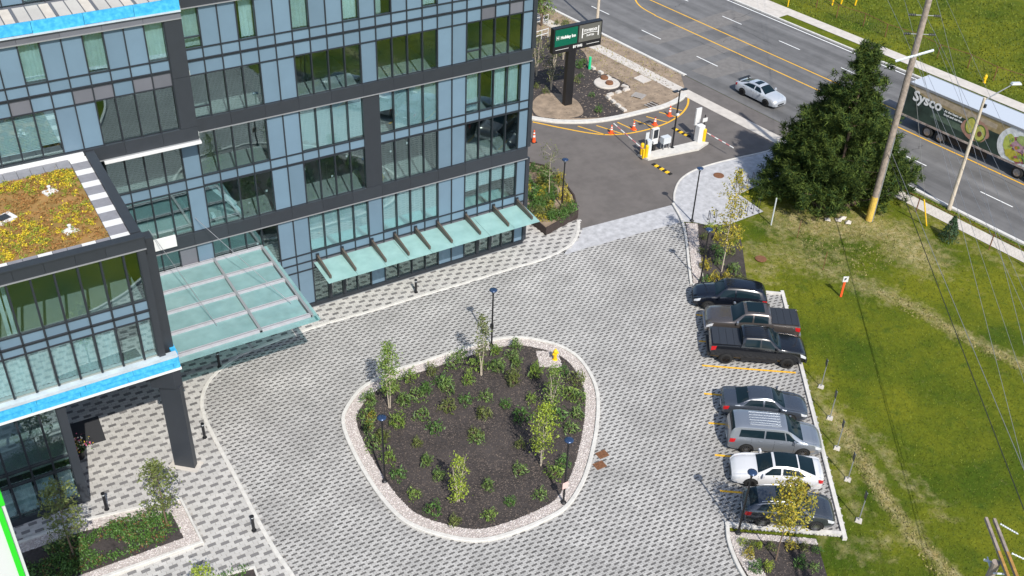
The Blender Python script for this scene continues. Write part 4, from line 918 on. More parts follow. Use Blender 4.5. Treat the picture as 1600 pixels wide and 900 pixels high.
def pickup(label, paint_, rim, sunroof):
    root = empty('pickup_truck', (0, 0, 0), label, 'pickup truck'); P = MATS[paint_]
    c = Car([(-2.9, .90, 1.22, 1.24, .84), (-2.86, .97, 1.34, 1.36, .90), (-1.15, .985, 1.36, 1.38, .91), (-1.08, .985, 1.34, 1.4, .88), (-1.02, .985, 1.33, 1.84, .70), (-.8, .985, 1.33, 1.92, .70), (.1, .985, 1.32, 1.94, .70), (.55, .985, 1.31, 1.89, .70), (1.35, .985, 1.29, 1.36, .84), (2.0, .975, 1.24, 1.31, .86), (2.55, .955, 1.16, 1.24, .84), (2.8, .90, 1.02, 1.1, .78), (2.92, .80, .86, .95, .7)], .42)
    c.body(P, root)
    c.screen('windscreen', 1.3, .62, 7.2, 7.5, MATS[GL], root); c.screen('rear_window', -1.08, -1.03, 6.9, 7.3, MATS[GL], root, .02)
    for sd in (1, -1):
        for q in (((.12, 5.25), (1.08, 5.2), (.6, 6.75), (.1, 6.75)), ((-.88, 5.25), (.02, 5.25), (.02, 6.75), (-.85, 6.7))): c.patch('side_window', q, MATS[GL], root, .008, 6, 3, sd)
    for k in range(4):
        x0 = -2.78+.43*k; mb = MB(); mb.b2((x0, -.84, 1.4), (x0+.415, .84, 1.432)); mb.build('bed_cover', mat('bed_cover_grey', (.028, .032, .04), .5), root)
    if sunroof:
        mb = MB(); mb.b2((-.62, -.5, 1.955), (.42, .5, 1.966)); mb.build('sunroof', MATS[GL], root)
    else:
        for k in range(6): mb = MB(); mb.box((-.2, -.5+.2*k, 1.955), (1.4, .03, .025)); mb.build('roof_rib', P, root)
    common(root, c, 3.7, .40, .28, rim, xc=-.02, spokes=6); mirror(root, c, 1.0, 'car_trim' if not sunroof else 'steel'); handles(root, c, (.22, -.72), paint_); seams(root, c, (1.12, .07, -.95))
    for sd in (1, -1): mb = MB(); mb.b2((-1.0, sd*.93-.08, .42), (1.2, sd*.93+.08, .5)); mb.build('running_board', MATS['car_trim'], root)
    for x in (-2.95, 2.9): mb = MB(); mb.b2((x-.06, -.9, .5), (x+.06, .9, .72)); mb.build('bumper', MATS['steel' if sunroof else 'car_trim'], root)
    return root
SA = math.atan2(STD[1], STD[0])
def stall_c(i, s, off=0.):                       # between stall lines i and i+1, s metres along
    if i >= len(stall)-1: p = stall[-1]+(stall[-1]-stall[-2])*.52
    elif i < 0: p = stall[0]-(stall[1]-stall[0])*.5
    else: p = (stall[i]+stall[i+1])/2
    return p+STD*s+nS*off
r_, _ = sedan('black crossover parked nose-out beside the planting bed', 'paint_navy', 'suv'); place(r_, stall_c(-1, 2.15, .15), SA+math.pi)
r_ = pickup('bronze grey crew-cab pickup with dark glass roof, nose facing the drive', 'paint_brown', 'rim', True); place(r_, stall_c(0, 3.25), SA+math.pi)
r_ = pickup('black crew-cab pickup parked nose towards the lawn', 'paint_black', 'rim_dark', False); place(r_, stall_c(1, 3.3, .1), SA)
r_, _ = sedan('slate grey sedan parked beside the empty stall', 'paint_slate', 'sedan'); place(r_, stall_c(3, 3.2, .12), SA)
r_, _ = sedan('silver minivan with ribbed roof parked nose towards the lawn', 'paint_silver', 'van'); place(r_, stall_c(4, 3.3), SA)
r_, _ = sedan('white sedan with black glass roof parked nose-out', 'paint_white', 'coupe', 'rim_dark'); place(r_, stall_c(5, 3.0, -.05), SA+math.pi)
r_, _ = sedan('dark graphite crossover parked in the end stall by the corner bed', 'paint_graphite', 'cross', spokes=14); place(r_, stall_c(6, 3.2, 0), SA)
r_, _ = sedan('pearl white sedan with black boot spoiler driving on the road', 'paint_pearl', 'coupe', 'rim_dark'); r_.name = 'moving_car'; place(r_, RP(-55.2, 72.35), RT); r_.location.z = -.055

# ------------------------------------------------------------ articulated lorry
lor = empty('lorry', (*RP(-45, 79.92), -.056), 'long refrigerated lorry trailer with food pictures on its dark green side', 'lorry'); lor.rotation_euler = (0, 0, RT)
TL, TW, TH = 15.5, 2.6, 4.05; tx0 = .2; nside = -1.3   # trailer runs from tx0 forward; -y is the near side
mb = MB(); mb.b2((tx0, -TW/2, 1.15), (tx0+TL, TW/2, TH)); mb.build('trailer_box', mat('trailer_green', (.028, .048, .036), .4, var=.5, scale=1.1), lor)
mb = MB(); mb.b2((tx0+.03, -TW/2+.05, TH), (tx0+TL-.03, TW/2-.05, TH+.03)); mb.build('roof', mat('trailer_roof', (.46, .50, .55), .5), lor)
for y in (-TW/2-.012, TW/2+.012): mb = MB(); mb.b2((tx0, y-.03, TH-.14), (tx0+TL, y+.03, TH+.045)); mb.build('top_rail', MATS['grey_metal'], lor)
mb = MB(); mb.b2((tx0, -TW/2-.03, 1.0), (tx0+TL, -TW/2+.1, 1.17)); mb.build('side_rail', mat('rail_striped', (.5, .42, .36), .6, col2=(.2, .16, .15), scale=2.2), lor)
mb = MB(); mb.b2((tx0+.05, -.55, .75), (tx0+TL, .55, 1.12)); mb.b2((tx0+4.2, -1.1, .35), (tx0+8.2, -1.05, 1.0)); mb.build('chassis', MATS['car_trim'], lor)
mb = MB(); mb.b2((tx0-.03, -1.2, 1.25), (tx0+.0, 1.2, 3.9)); mb.build('rear_door', mat('trailer_rear', (.10, .11, .12), .5), lor)
for y in (-.9, .9): mb = MB(); mb.b2((tx0-.06, y-.12, 1.02), (tx0-.02, y+.12, 1.14)); mb.build('tail_light', MATS['red_lamp'], lor)
for x in (tx0+2.7, tx0+3.95, tx0+11.1, tx0+12.4):
    for sd in (1, -1): wheel(lor, x, sd*1.05, .5, .5, sd, 'rim', 8)
cab = MB(); cab.b2((tx0+TL+.8, -1.2, 1.0), (tx0+TL+3.0, 1.2, 3.6)); cab.b2((tx0+TL+3.0, -1.05, 1.0), (tx0+TL+4.6, 1.05, 2.1)); cab.b2((tx0+9.8, -.5, .7), (tx0+TL+4.5, .5, 1.0)); cab.build('tractor_cab', MATS['paint_white'], lor)
for sd in (1, -1): wheel(lor, tx0+TL+3.9, sd*1.0, .5, .3, sd, 'rim', 8)
def art(name, pts, col, lay=1, rough=.5):
    pts = [(x-.6, z) for x, z in pts]; y = -TW/2-.004*lay; mb = MB(); v = [(tx0+x, y, z) for x, z in pts]; mb.add(v, [tuple(range(len(v)))]); return mb.build(name, mat('art_'+name+str(col), col, rough, var=.25, scale=3), lor)
def disc(cx, cz, rx_, rz_, n=28, a0=0, jit=0.): return [(cx+rx_*math.cos(a0+6.283*i/n)*(1+random.uniform(-jit, jit)), cz+rz_*math.sin(a0+6.283*i/n)*(1+random.uniform(-jit, jit))) for i in range(n)]
art('landscape_print', [(.4, 3.9), (2.2, 3.25), (5.0, 3.0), (9.0, 2.9), (13.9, 2.95), (13.9, 3.9)], (.34, .26, .13), 1)
art('landscape_print', [(.5, 3.75), (3, 3.35), (6.3, 3.2), (9, 3.2), (9, 3.6), (5, 3.75), (2, 3.85)], (.42, .34, .24), 2)
art('landscape_print', [(3.2, 1.9), (6.8, 1.75), (6.6, 2.3), (3.4, 2.35)], (.09, .13, .09), 1)
art('hand_print', disc(7.3, 2.42, 1.25, .95, jit=.06), (.40, .22, .16), 3)
art('avocado_print', disc(6.85, 2.62, .5, .74, a0=.3), (.10, .17, .03), 4); art('avocado_print', disc(6.85, 2.62, .4, .64), (.52, .50, .10), 5)
art('avocado_print', disc(7.75, 2.3, .56, .74), (.10, .17, .03), 6); art('avocado_print', disc(7.75, 2.3, .46, .62), (.50, .50, .11), 7); art('avocado_print', disc(7.78, 2.25, .2, .24), (.16, .08, .04), 8)
art('plate_print', [(x, max(1.19, min(4.0, z))) for x, z in disc(11.35, 2.5, 2.0, 1.75)], (.66, .67, .66), 3)
art('food_print', disc(11.4, 2.35, 1.35, 1.1, jit=.1), (.30, .10, .12), 4); art('food_print', disc(10.3, 2.6, .45, .75, jit=.04), (.45, .50, .10), 5); art('food_print', disc(11.3, 2.65, .7, .5, jit=.15), (.46, .28, .32), 6); art('food_print', disc(11.0, 1.75, .85, .42, jit=.12), (.48, .42, .05), 7); art('food_print', disc(12.2, 2.0, .55, .5, jit=.15), (.12, .25, .05), 8); art('food_print', disc(11.6, 3.2, .8, .4, jit=.1), (.34, .42, .14), 9)
for k in range(14): art('food_print', disc(random.uniform(10.3, 12.3), random.uniform(1.7, 3.0), random.uniform(.1, .2), random.uniform(.08, .16), 10, jit=.2), random.choice([(.5, .45, .08), (.35, .1, .13), (.55, .4, .4), (.2, .3, .06), (.5, .22, .04)]), 10+k)
sideM = lambda x, z: Matrix.Translation((tx0+x, -TW/2-.03, z)) @ Matrix.Rotation(R(90), 4, 'X')
text('lettering', 'Sysco', 1.25, MATS['white_paint'], lor, sideM(2.0, 3.08), .006, .98, .035)
text('lettering', 'At the heart of', .26, MATS['white_paint'], lor, sideM(4.5, 2.9), .004, 1, .01); text('lettering', 'food and service', .26, MATS['white_paint'], lor, sideM(4.6, 2.6), .004, 1, .01)
# ------------------------------------------------------------ plants
def stems_mesh(h, n, r, spread, m='bark', seed=0):
    rd = random.Random(seed); mb = MB(); tips = []
    for i in range(n):
        a = 6.283*i/n+rd.uniform(-.4, .4); p = Vector((.04*math.cos(a), .04*math.sin(a), -.05)); hh = h*rd.uniform(.85, 1.05); k = 4
        for j in range(k):
            q = Vector((math.cos(a)*spread*((j+1)/k)**1.2+rd.uniform(-.04, .04), math.sin(a)*spread*((j+1)/k)**1.2+rd.uniform(-.04, .04), hh*(j+1)/k)); mb.tube(p, q, r*(1-j/k*.75), r*(1-(j+1)/k*.75), 5, False); p = q
            if j > 0: tips.append(q.copy())
    return mb, tips
def shrub_mesh(seed, rad, h, n, m, size=.12):
    C = RNG.normal(size=(n, 3)); C /= np.linalg.norm(C, axis=1)[:, None]; C *= RNG.uniform(.35, 1, (n, 1))**.6; C[:, 2] = np.abs(C[:, 2])
    lob = 1+.25*np.sin(np.arctan2(C[:, 1], C[:, 0])*3+seed)[:, None]; C = C*lob*np.array([rad, rad, h])+np.array([0, 0, .06])
    return leafquads(C, np.full(n, size)*RNG.choice([.7,1.,1.3],n), .36 if size < .2 else .17, .7 if size < .2 else 1.3)
SHR = []
for k in range(4):
    t = empty('shrub', (0, 0, -50)); V, F = shrub_mesh(k*1.7, .5-.06*(k % 2), .62+.14*(k % 2), 230, 'leaf_shrub', .15+.09*(k % 2)); f = npmesh('foliage', V, F, MATS['leaf_shrub'], t)
    mb, _ = stems_mesh(.45, 5, .015, .25, seed=k); mb.build('stem', MATS['bark'], t); SHR.append(t)
used = [False]*4
def put_shrub(x, y, z, sc, label, group, k=None, leaf=None):
    k = random.randrange(4) if k is None else k
    if not used[k] and leaf is None: t = SHR[k]; used[k] = True
    else: t = copytree(SHR[k])
    if leaf:
        for ch in t.children:
            if ch.name.startswith('foliage'): ch.data = ch.data.copy(); ch.data.materials.clear(); ch.data.materials.append(MATS[leaf])
    t.location = (x, y, z); t.rotation_euler = (0, 0, random.uniform(0, 6.28)); t.scale = (sc*random.uniform(.9, 1.1), sc*random.uniform(.9, 1.1), sc*random.uniform(.85, 1.15)); return tag(t, label, 'shrub', group)
isl_sh = [(577, 630), (630, 632), (640, 594), (665, 614), (674, 584), (707, 574), (700, 612), (732, 599), (727, 630), (700, 640), (760, 624), (777, 580), (775, 553), (790, 637), (755, 654), (660, 654), (575, 673), (622, 667), (680, 674), (742, 682), (807, 572), (805, 545), (837, 589), (880, 584), (901, 599), (905, 627), (902, 652), (830, 627), (816, 656), (802, 599), (892, 674), (585, 699), (607, 722), (622, 747), (652, 697), (667, 727), (685, 749), (647, 777), (677, 802), (710, 820), (747, 689), (762, 764), (765, 809), (797, 789), (812, 699), (812, 739), (845, 777), (867, 744), (880, 729), (612, 612), (650, 625), (720, 560), (745, 575), (690, 600), (598, 690), (575, 655), (800, 560), (890, 620), (870, 655)]
for i, p in enumerate(isl_sh):
    small = p[1] > 660 and 640 < p[0] < 860
    put_shrub(*G(*p), .04, random.uniform(.72, .98) if small else random.uniform(.85, 1.25), 'low leafy green shrub planted in the dark mulch of the central island', 'shrubs in the island bed', leaf=[None, None, 'leaf_birch', 'leaf_cover', 'leaf_dull'][i % 5])
for p in ((576, 668), (581, 652)): put_shrub(*G(*p), .04, .62, 'small orange-tipped shrub at the left end of the island bed', 'orange-tipped island shrubs', leaf='leaf_yellow')
def sapling(name, u, v, h, label, leaf, bark='birch_bark', n=3, r=.035, spread=.35, leaves=650, crown=(.25, 1.05, .75), size=.13, z=0., group=None):
    """multi-stem young tree; crown = (start fraction, top fraction, radius)"""
    x, y = G(u, v); t = empty(name, (x, y, z), label, 'tree', group); mb, tips = stems_mesh(h*.92, n, r, spread, seed=int(u+v)); mb.build('trunk', MATS[bark], t)
    k = leaves//14; zz = RNG.uniform(crown[0]*h, crown[1]*h, k); fr = np.clip((zz/h-crown[0])/(crown[1]-crown[0]), 0, 1); rad = crown[2]*np.sqrt(np.clip(1-(fr*1.7-.7)**2, .05, 1))*RNG.uniform(.15, 1, k)
    a = RNG.uniform(0, 6.28, k); C = np.stack([rad*np.cos(a), rad*np.sin(a), zz], 1); br = MB()
    for c in C[::3]: br.tube((c[0]*.15, c[1]*.15, max(.2, c[2]-.35)), tuple(c), .012, .004, 4, False)
    br.build('branches', MATS[bark], t)['kind'] = 'stuff'
    C = np.repeat(C, 14, 0)+RNG.normal(size=(k*14, 3))*.13; V, F = leafquads(C, np.full(len(C), size), .55, .2); npmesh('crown', V, F, MATS[leaf], t); return t
sapling('birch_sapling', 609, 638, hgt(609, 638, 605, 540), 'tallest multi-stem birch sapling at the left of the island', 'leaf_birch', crown=(.3, 1.02, .62), leaves=1700)
sapling('birch_sapling', 752, 587, hgt(752, 587, 760, 497), 'slim birch sapling beside the rear lamp of the island', 'leaf_dull', crown=(.4, 1.02, .42), leaves=800)
sapling('birch_sapling', 845, 728, hgt(845, 728, 862, 640), 'bright green birch sapling with forked white stems near the right lamp of the island', 'leaf_lime', crown=(.3, 1.05, .8), leaves=1700)
sapling('birch_sapling', 862, 636, 3.2, 'thin pale-stemmed sapling below the yellow hydrant', 'leaf_birch', crown=(.05, .95, .55), leaves=900, n=2)
sapling('birch_sapling', 716, 784, hgt(716, 784, 720, 712), 'lime green birch sapling at the near edge of the island', 'leaf_lime', crown=(.08, 1.0, .55), leaves=900, n=2)
# entrance planter trees and ground cover
sapling('street_tree', 115, 872, hgt(115, 872, 78, 768), 'young dull-green tree in the shaded end of the entrance planter', 'leaf_dull', 'bark', 1, .05, .05, 1500, (.35, 1.05, 1.1), .15, .12)
sapling('street_tree', 261, 824, hgt(261, 824, 250, 730), 'young dull-green tree in the sunny end of the entrance planter', 'leaf_dull', 'bark', 1, .05, .05, 1300, (.35, 1.05, 1.0), .15, .12)
x, y = (5.6, 33.4); t = sapling('street_tree', 330, 990, 4., 'young yellow-green tree cut by the bottom edge beside the entrance planter', 'leaf_lime', 'bark', 1, .05, .05, 1200, (.35, 1.05, 1.0), .15, .12)
for (x0, x1, y0, y1, n, m, nm, lab) in ((-2.4, 5.6, 38.0, 40.3, 4400, 'leaf_cover', 'ground_cover', 'dense green ground cover in the entrance planter'), (-.5, 5.6, 38.0, 40.2, 420, 'leaf_red', 'ground_cover', 'reddish ground cover patches in the entrance planter'), (3.9, 7.8, 32.3, 34.6, 900, 'leaf_cover', 'ground_cover', 'green ground cover in the planter at the bottom edge')):
    c = np.stack([RNG.uniform(x0, x1, n//6), RNG.uniform(y0, y1, n//6)], 1); c = c[np.sin(c[:, 0]*1.9)+np.cos(c[:, 1]*2.6+c[:, 0]) > -.9]; C = np.repeat(c, 14, 0)+RNG.normal(size=(len(c)*14, 2))*.13
    C = np.stack([C[:, 0], C[:, 1], .16+np.abs(RNG.normal(size=len(C)))*.14], 1); V, F = leafquads(C, np.full(len(C), .12), .6, .8); tag(npmesh(nm, V, F, MATS[m]), lab, 'ground cover', kind='stuff')
# timber planter by the drive
pd = ccw(planter_drive); pb = empty('timber_planter', (*np.mean(pd, 0), 0), 'dark timber planter box at the hotel corner', 'planter')
inn = offset(pd, .12); n = len(pd)
for i in range(n):
    j = (i+1) % n; mb = MB(); mb.prism([pd[i], pd[j], inn[j], inn[i]], -.03, .62); mb.build('board', MATS['timber'], pb, True)
mb = MB(); mb.prism(inn, .0, .48); mb.build('soil', MATS['soil'], pb, True)
inn2 = offset(pd, .35); P_ = randpts(inn2, 2.4)
for i, p in enumerate(P_):
    q = i % 5; put_shrub(p[0], p[1], .45, random.uniform(.85, 1.3), ['bushy green shrub in the timber planter', 'yellow flowering shrub in the timber planter'][q == 0], ['green shrubs in the timber planter', 'yellow shrubs in the timber planter'][q == 0], leaf='leaf_yellow' if q == 0 else ('leaf_cover' if q < 4 else 'leaf_dull'))
sapling('planter_tree', 856, 318, hgt(856, 318, 861, 225)*.93, 'sparse bare-looking young tree in the timber planter', 'leaf_dull', 'birch_bark', 1, .035, .03, 420, (.42, 1.05, .8), .10, .4)
# bed beside the parking
sapling('young_tree', 1127, 424, hgt(1127, 424, 1133, 268), 'airy yellow-green young tree in the bed by the cycle stands', 'leaf_yellow', 'birch_bark', 1, .045, .05, 2000, (.22, 1.02, 1.15), .15)
for p, l in zip([(1100, 372), (1098, 395), (1101, 420), (1115, 440), (1103, 440), (1125, 400), (1138, 375), (1120, 375), (1128, 362), (1140, 395), (1110, 358), (1150, 365), (1145, 425), (1135, 440), (1155, 440), (1122, 412), (1147, 380), (1118, 390)], ['leaf_dull', 'leaf_dull', 'leaf_yellow', 'leaf_yellow', 'leaf_cover', 'leaf_cover', 'leaf_yellow', 'leaf_yellow', 'leaf_lime', 'leaf_dull', 'leaf_lime', 'leaf_yellow', 'leaf_shrub', 'leaf_yellow', 'leaf_dull', 'leaf_shrub', 'leaf_lime', 'leaf_cover']):
    put_shrub(*G(*p), -.03, random.uniform(.7, 1.05), 'yellowing shrub in the bed beside the black crossover' if l in ('leaf_yellow', 'leaf_lime') else 'green shrub in the bed beside the black crossover', 'yellowing shrubs in the parking bed' if l in ('leaf_yellow', 'leaf_lime') else 'green shrubs in the parking bed', leaf=l)
# corner bed
sapling('young_tree', 1211, 876, hgt(1211, 876, 1252, 757), 'bright yellow-green young tree in front of the graphite crossover', 'leaf_yellow', 'bark', 1, .045, .03, 2300, (.5, 1.02, 1.15), .15, .03)
for p, l in zip([(1160, 850), (1172, 858), (1185, 855), (1169, 870), (1205, 858), (1235, 856), (1255, 858), (1275, 862), (1200, 890), (1250, 885), (1272, 890), (1180, 893)], ['leaf_lime', 'leaf_dull', 'leaf_lime', 'leaf_yellow', 'leaf_dull', 'leaf_yellow', 'leaf_dull', 'leaf_cover', 'leaf_lime', 'leaf_cover', 'leaf_shrub', 'leaf_cover']):
    put_shrub(*G(*p), .03, random.uniform(.5, .85), 'small yellowish shrub in the corner bed' if l in ('leaf_lime', 'leaf_yellow') else 'small green shrub in the corner bed', 'yellowish shrubs in the corner bed' if l in ('leaf_lime', 'leaf_yellow') else 'green shrubs in the corner bed', leaf=l)
# sign island plants
for i, (u, v) in enumerate(((861, 140), (866, 105), (880, 92), (838, 118))):
    sapling('multi_stem_sapling', u, v, 3.2+.3*i, ['multi-stem sapling left of the hotel sign post', 'multi-stem sapling behind the hotel sign', 'multi-stem sapling under the left end of the hotel sign', 'multi-stem sapling against the hotel corner'][i], 'leaf_dull', 'birch_bark', 4, .035, .5, 380, (.3, 1.0, .8), .14)
for p in ((905, 105), (907, 120), (912, 98), (900, 128), (925, 150), (838, 137), (852, 145), (935, 175), (846, 20), (855, 30), (870, 38), (884, 38)):
    put_shrub(*G(*p), -.03, random.uniform(.6, 1.), 'small shrub in the bed round the hotel sign', 'shrubs round the hotel sign', leaf='leaf_cover' if p[0] > 900 else 'leaf_dull')
sapling('bushy_tree', 846, 40, 5.5, 'leafy green tree behind the hotel corner at the top edge', 'leaf_birch', 'bark', 3, .06, .6, 2200, (.25, 1.0, 1.7), .2)
sapling('bushy_tree', 840, 18, 5.0, 'leafy green tree furthest behind the hotel corner', 'leaf_dull', 'bark', 3, .06, .6, 1600, (.2, 1.0, 1.5), .2)
def grp(g): return [o for o in bpy.data.objects if o.get('group') == g and o.parent is None]
ranklabels(grp('shrubs in the island bed'), {'the rear lamp post': G(768, 541), 'the left lamp post': G(601, 753), 'the right lamp post': G(880, 786), 'the island hydrant': G(867, 563), 'the tallest birch': G(609, 638), 'the near lime birch': G(716, 784), 'the forked bright birch': G(845, 728), 'the middle of the island': G(735, 660)}, 'leafy green island shrub')
for g_, d_ in (('green shrubs in the timber planter', 'bushy green planter shrub'), ('yellow shrubs in the timber planter', 'yellow flowering planter shrub')): ranklabels(grp(g_), {'the lamp in the timber planter': G(877, 331), 'the planter tree': G(856, 318), 'the near corner of the timber planter': G(853, 366), 'the hotel corner': G(822, 290)}, d_)
for g_, d_ in (('green shrubs in the parking bed', 'green shrub in the bed by the crossover'), ('yellowing shrubs in the parking bed', 'yellowing shrub in the bed by the crossover')): ranklabels(grp(g_), {'the airy young tree': G(1127, 424), 'the bed lamp post': G(1094, 441), 'the cycle stands': G(1125, 352)}, d_)
for g_, d_ in (('green shrubs in the corner bed', 'small green corner-bed shrub'), ('yellowish shrubs in the corner bed', 'small yellowish corner-bed shrub')): ranklabels(grp(g_), {'the corner lamp post': G(1153, 834), 'the yellow-green tree': G(1211, 876)}, d_)
ranklabels(grp('shrubs round the hotel sign'), {'the hotel sign post': G(886, 162), 'the green marker tube': G(921, 107), 'the white rails': G(846, 40)}, 'small shrub in the sign bed')
# big pine of several leaders
px, py = G(1300, 330); pine = empty('pine_tree', (px, py, -.05), 'large dense dark green pine with several leaders beside the road', 'tree')
def local(u, v, z): x, y = G(u, v, z); return np.array([x-px, y-py, z])
LEAD = [((1298, 325), (1338, 70), 3.3), ((1268, 300), (1262, 128), 2.6), ((1235, 285), (1207, 190), 2.2), ((1245, 308), (1226, 160), 2.3), ((1330, 300), (1352, 170), 2.6), ((1365, 305), (1400, 215), 2.6), ((1330, 330), (1320, 220), 2.6), ((1275, 332), (1268, 255), 2.2), ((1385, 300), (1420, 250), 1.9), ((1300, 300), (1300, 150), 2.8), ((1232, 300), (1195, 215), 1.8), ((1320, 290), (1352, 150), 2.2), ((1255, 320), (1250, 200), 2.4), ((1310, 310), (1318, 125), 2.6), ((1345, 290), (1372, 190), 2.6), ((1285, 310), (1285, 180), 2.6)]
tr = MB(); cl = []
for (b, tp, rd) in LEAD:
    base = np.array([*G(*b), 0.])-np.array([px, py, 0]); hh = hgt(*b, *tp); top = base+np.array([0, 0, hh])
    tr.tube((base[0]*.35, base[1]*.35, -.1), (base[0], base[1], hh*.45), .16, .10, 7, False); tr.tube((base[0], base[1], hh*.45), tuple(top), .10, .02, 6, False)
    nb = int(11*hh**.75*rd/2)
    for i in range(nb):
        f = RNG.uniform(.03, 1.)**.85; z = f*hh; a_ = RNG.uniform(0, 6.28); r = rd*(1-f)**.82*RNG.choice([.55, .8, .95, 1.05, 1.15])*RNG.uniform(.93, 1.07)*(1+.22*math.sin(a_*3+z*1.7))+.15; a = a_; c = np.array([base[0]+r*math.cos(a), base[1]+r*math.sin(a), z+.12*r])
        for _ in range(6): cl.append(np.append(c+RNG.normal(size=3)*np.array([.38, .38, .22]), [math.cos(a), math.sin(a)]))
        if i % 4 == 0: tr.tube((base[0], base[1], max(.1, z-.35*r)), tuple(c), .035, .012, 4, False)
tr.build('trunk', MATS['bark'], pine)
cl = np.array(cl); ow = cl[:, 3:]; cl = cl[:, :3]; pv = np.array(G(1358, 343))-np.array([px, py]); cd_ = -np.array([*G(1358, 343)])/np.linalg.norm(G(1358, 343)); rel = cl[:, :2]-pv
kp = ~(((rel@cd_) > -.5) & (np.abs(rel@np.array([-cd_[1], cd_[0]])) < .9)); cl = cl[kp]; ow = ow[kp]; K = 40; n = len(cl); D_ = RNG.normal(size=(n, K, 3)); D_[:, :, 2] += .55; D_[:, :, :2] += ow[:, None]*.7; D_ /= np.linalg.norm(D_, axis=2)[:, :, None]
P0 = cl[:, None]+RNG.normal(size=(n, K, 3))*.11; Ln = RNG.uniform(.2, .46, (n, K, 1)); E_ = RNG.normal(size=(n, K, 3)); E_ -= (E_*D_).sum(2)[:, :, None]*D_; E_ /= np.linalg.norm(E_, axis=2)[:, :, None]
V = np.stack([P0-E_*.035, P0+E_*.035, P0+D_*Ln], 2).reshape(-1, 3)
npmesh('crown', V, np.arange(len(V)).reshape(-1, 3), MATS['needle'], pine)
print('pine tris', len(V)//3)
# small spruce by the pavement
sx, sy = G(1482, 373); sp = empty('small_spruce', (sx, sy, -.08), 'small dark conical spruce on the lawn beside the near pavement', 'tree')
mb = MB(); mb.tube((0, 0, 0), (0, 0, 1.9), .05, .01, 6, False); mb.build('trunk', MATS['bark'], sp)
f = RNG.uniform(0, 1, 1500); r = (1-f)**.9*.75*RNG.uniform(.4, 1, 1500)+.04; a = RNG.uniform(0, 6.28, 1500); V, F = leafquads(np.stack([r*np.cos(a), r*np.sin(a), .1+f*1.9], 1), np.full(1500, .2), .3, .3); npmesh('crown', V, F, MATS['needle_small'], sp)
# flower pot by the lobby
fx, fy = G(126, 715); fp = empty('flower_pot', (fx, fy, .01), 'black pot of pink and yellow flowers beside the entrance mat', 'flower pot')
mb = MB(); mb.lathe([(.0, 0), (.22, 0), (.32, .55), (.28, .55), (.26, .5), (0, .5)], n=14); mb.build('pot', MATS['black_metal'], fp)
C = RNG.normal(size=(160, 3))*np.array([.26, .26, .16])+np.array([0, 0, .8]); V, F = leafquads(C, np.full(160, .12), .6, .4); npmesh('foliage', V, F, MATS['leaf_cover'], fp)
for nm, c_, nn in (('pink', (.65, .12, .25), 45), ('yellow', (.8, .5, .05), 35), ('white', (.8, .75, .7), 30)):
    C = RNG.normal(size=(nn, 3))*np.array([.28, .28, .15])+np.array([0, 0, .92]); V, F = leafquads(C, np.full(nn, .1), .9, 1.); npmesh('blossom', V, F, mat('blossom_'+nm, c_, .7), fp)
# ------------------------------------------------------------ lamps, bollards
mat('lamp_top', (.03, .06, .13), .25, .3); mat('lamp_lens', (.55, .58, .60), .25)
def lamp_post(x, y, z, h, label, group='black lamp posts'):
    t = empty('lamp_post', (x, y, z), label, 'lamp post', group)
    mb = MB(); mb.lathe([(0, 0), (.16, 0), (.16, .05), (.1, .12), (.065, .2), (.055, .3), (0, .3)], n=12); mb.build('base', MATS['black_metal'], t)
    mb = MB(); mb.tube((0, 0, .2), (0, 0, h-.34), .058, .048, 10); mb.build('pole', MATS['black_metal'], t)
    hd = bpy.data.objects.new('lamp_head', None); COL.objects.link(hd); hd.parent = t; hd.location = (0, 0, h-.36); hd.empty_display_size = .1
    mb = MB(); mb.lathe([(0, 0), (.06, 0), (.07, .06), (.05, .1)], n=12)
    for k in range(4): a = 1.57*k; mb.tube((.05*math.cos(a), .05*math.sin(a), .06), (.17*math.cos(a), .17*math.sin(a), .3), .012, .012, 4)
    mb.build('holder', MATS['black_metal'], hd)
    mb = MB(); mb.lathe([(.045, .08), (.15, .28), (0, .28)], n=14); mb.build('lens', MATS['lamp_lens'], hd, smooth=True)
    mb = MB(); mb.lathe([(.15, .28), (.245, .29), (.24, .325), (.12, .36), (0, .37)], n=18); mb.build('cap', MATS['lamp_top'], hd, smooth=True); return t
for u, v, u2, v2, z, lab in ((768, 541, 770, 452, .03, 'black lamp post at the rear of the island bed'), (601, 753, 600, 651, .03, 'black lamp post at the left of the island bed'), (880, 786, 887, 686, .03, 'black lamp post at the right of the island with a small notice on its pole'), (1153, 834, 1177, 737, .05, 'black lamp post at the corner bed beside the graphite crossover'), (1081, 345, 1096, 262, -.02, 'black lamp post at the cycle-stand pad'), (877, 331, 881, 248, .4, 'black lamp post standing in the timber planter'), (1094, 441, 1107, 357, -.02, 'black lamp post in the bed behind the black crossover')):
    lamp_post(*G(u, v), z, hgt(u, v, u2, v2)-z, lab)
    if u == 880: nt_ = bpy.data.objects['lamp_post.002'] if 'lamp_post.002' in bpy.data.objects else None
for o in [o for o in bpy.data.objects if o.get('label', '').endswith('notice on its pole')]:
    mb = MB(); mb.box((-.03, -.08, 1.35), (.34, .02, .42)); mb.build('notice', mat('notice_pink', (.70, .48, .44), .6), o)
for o in [o for o in bpy.data.objects if o.get('label', '').startswith('black lamp post at the rear')]:
    mb = MB(); mb.box((-.06, -.06, 1.6), (.16, .16, .3)); mb.build('control_box', MATS['black_metal'], o)
gx, gy = G(1050, 232); gl = empty('gate_lamp_post', (gx, gy, 0), 'tall black twin-head lamp post on the ticket island', 'lamp post')
mb = MB(); mb.tube((0, 0, 0), (0, 0, 5.2), .075, .06, 10); mb.tube((0, 0, 0), (0, 0, .12), .2, .16, 10); mb.build('pole', MATS['black_metal'], gl)
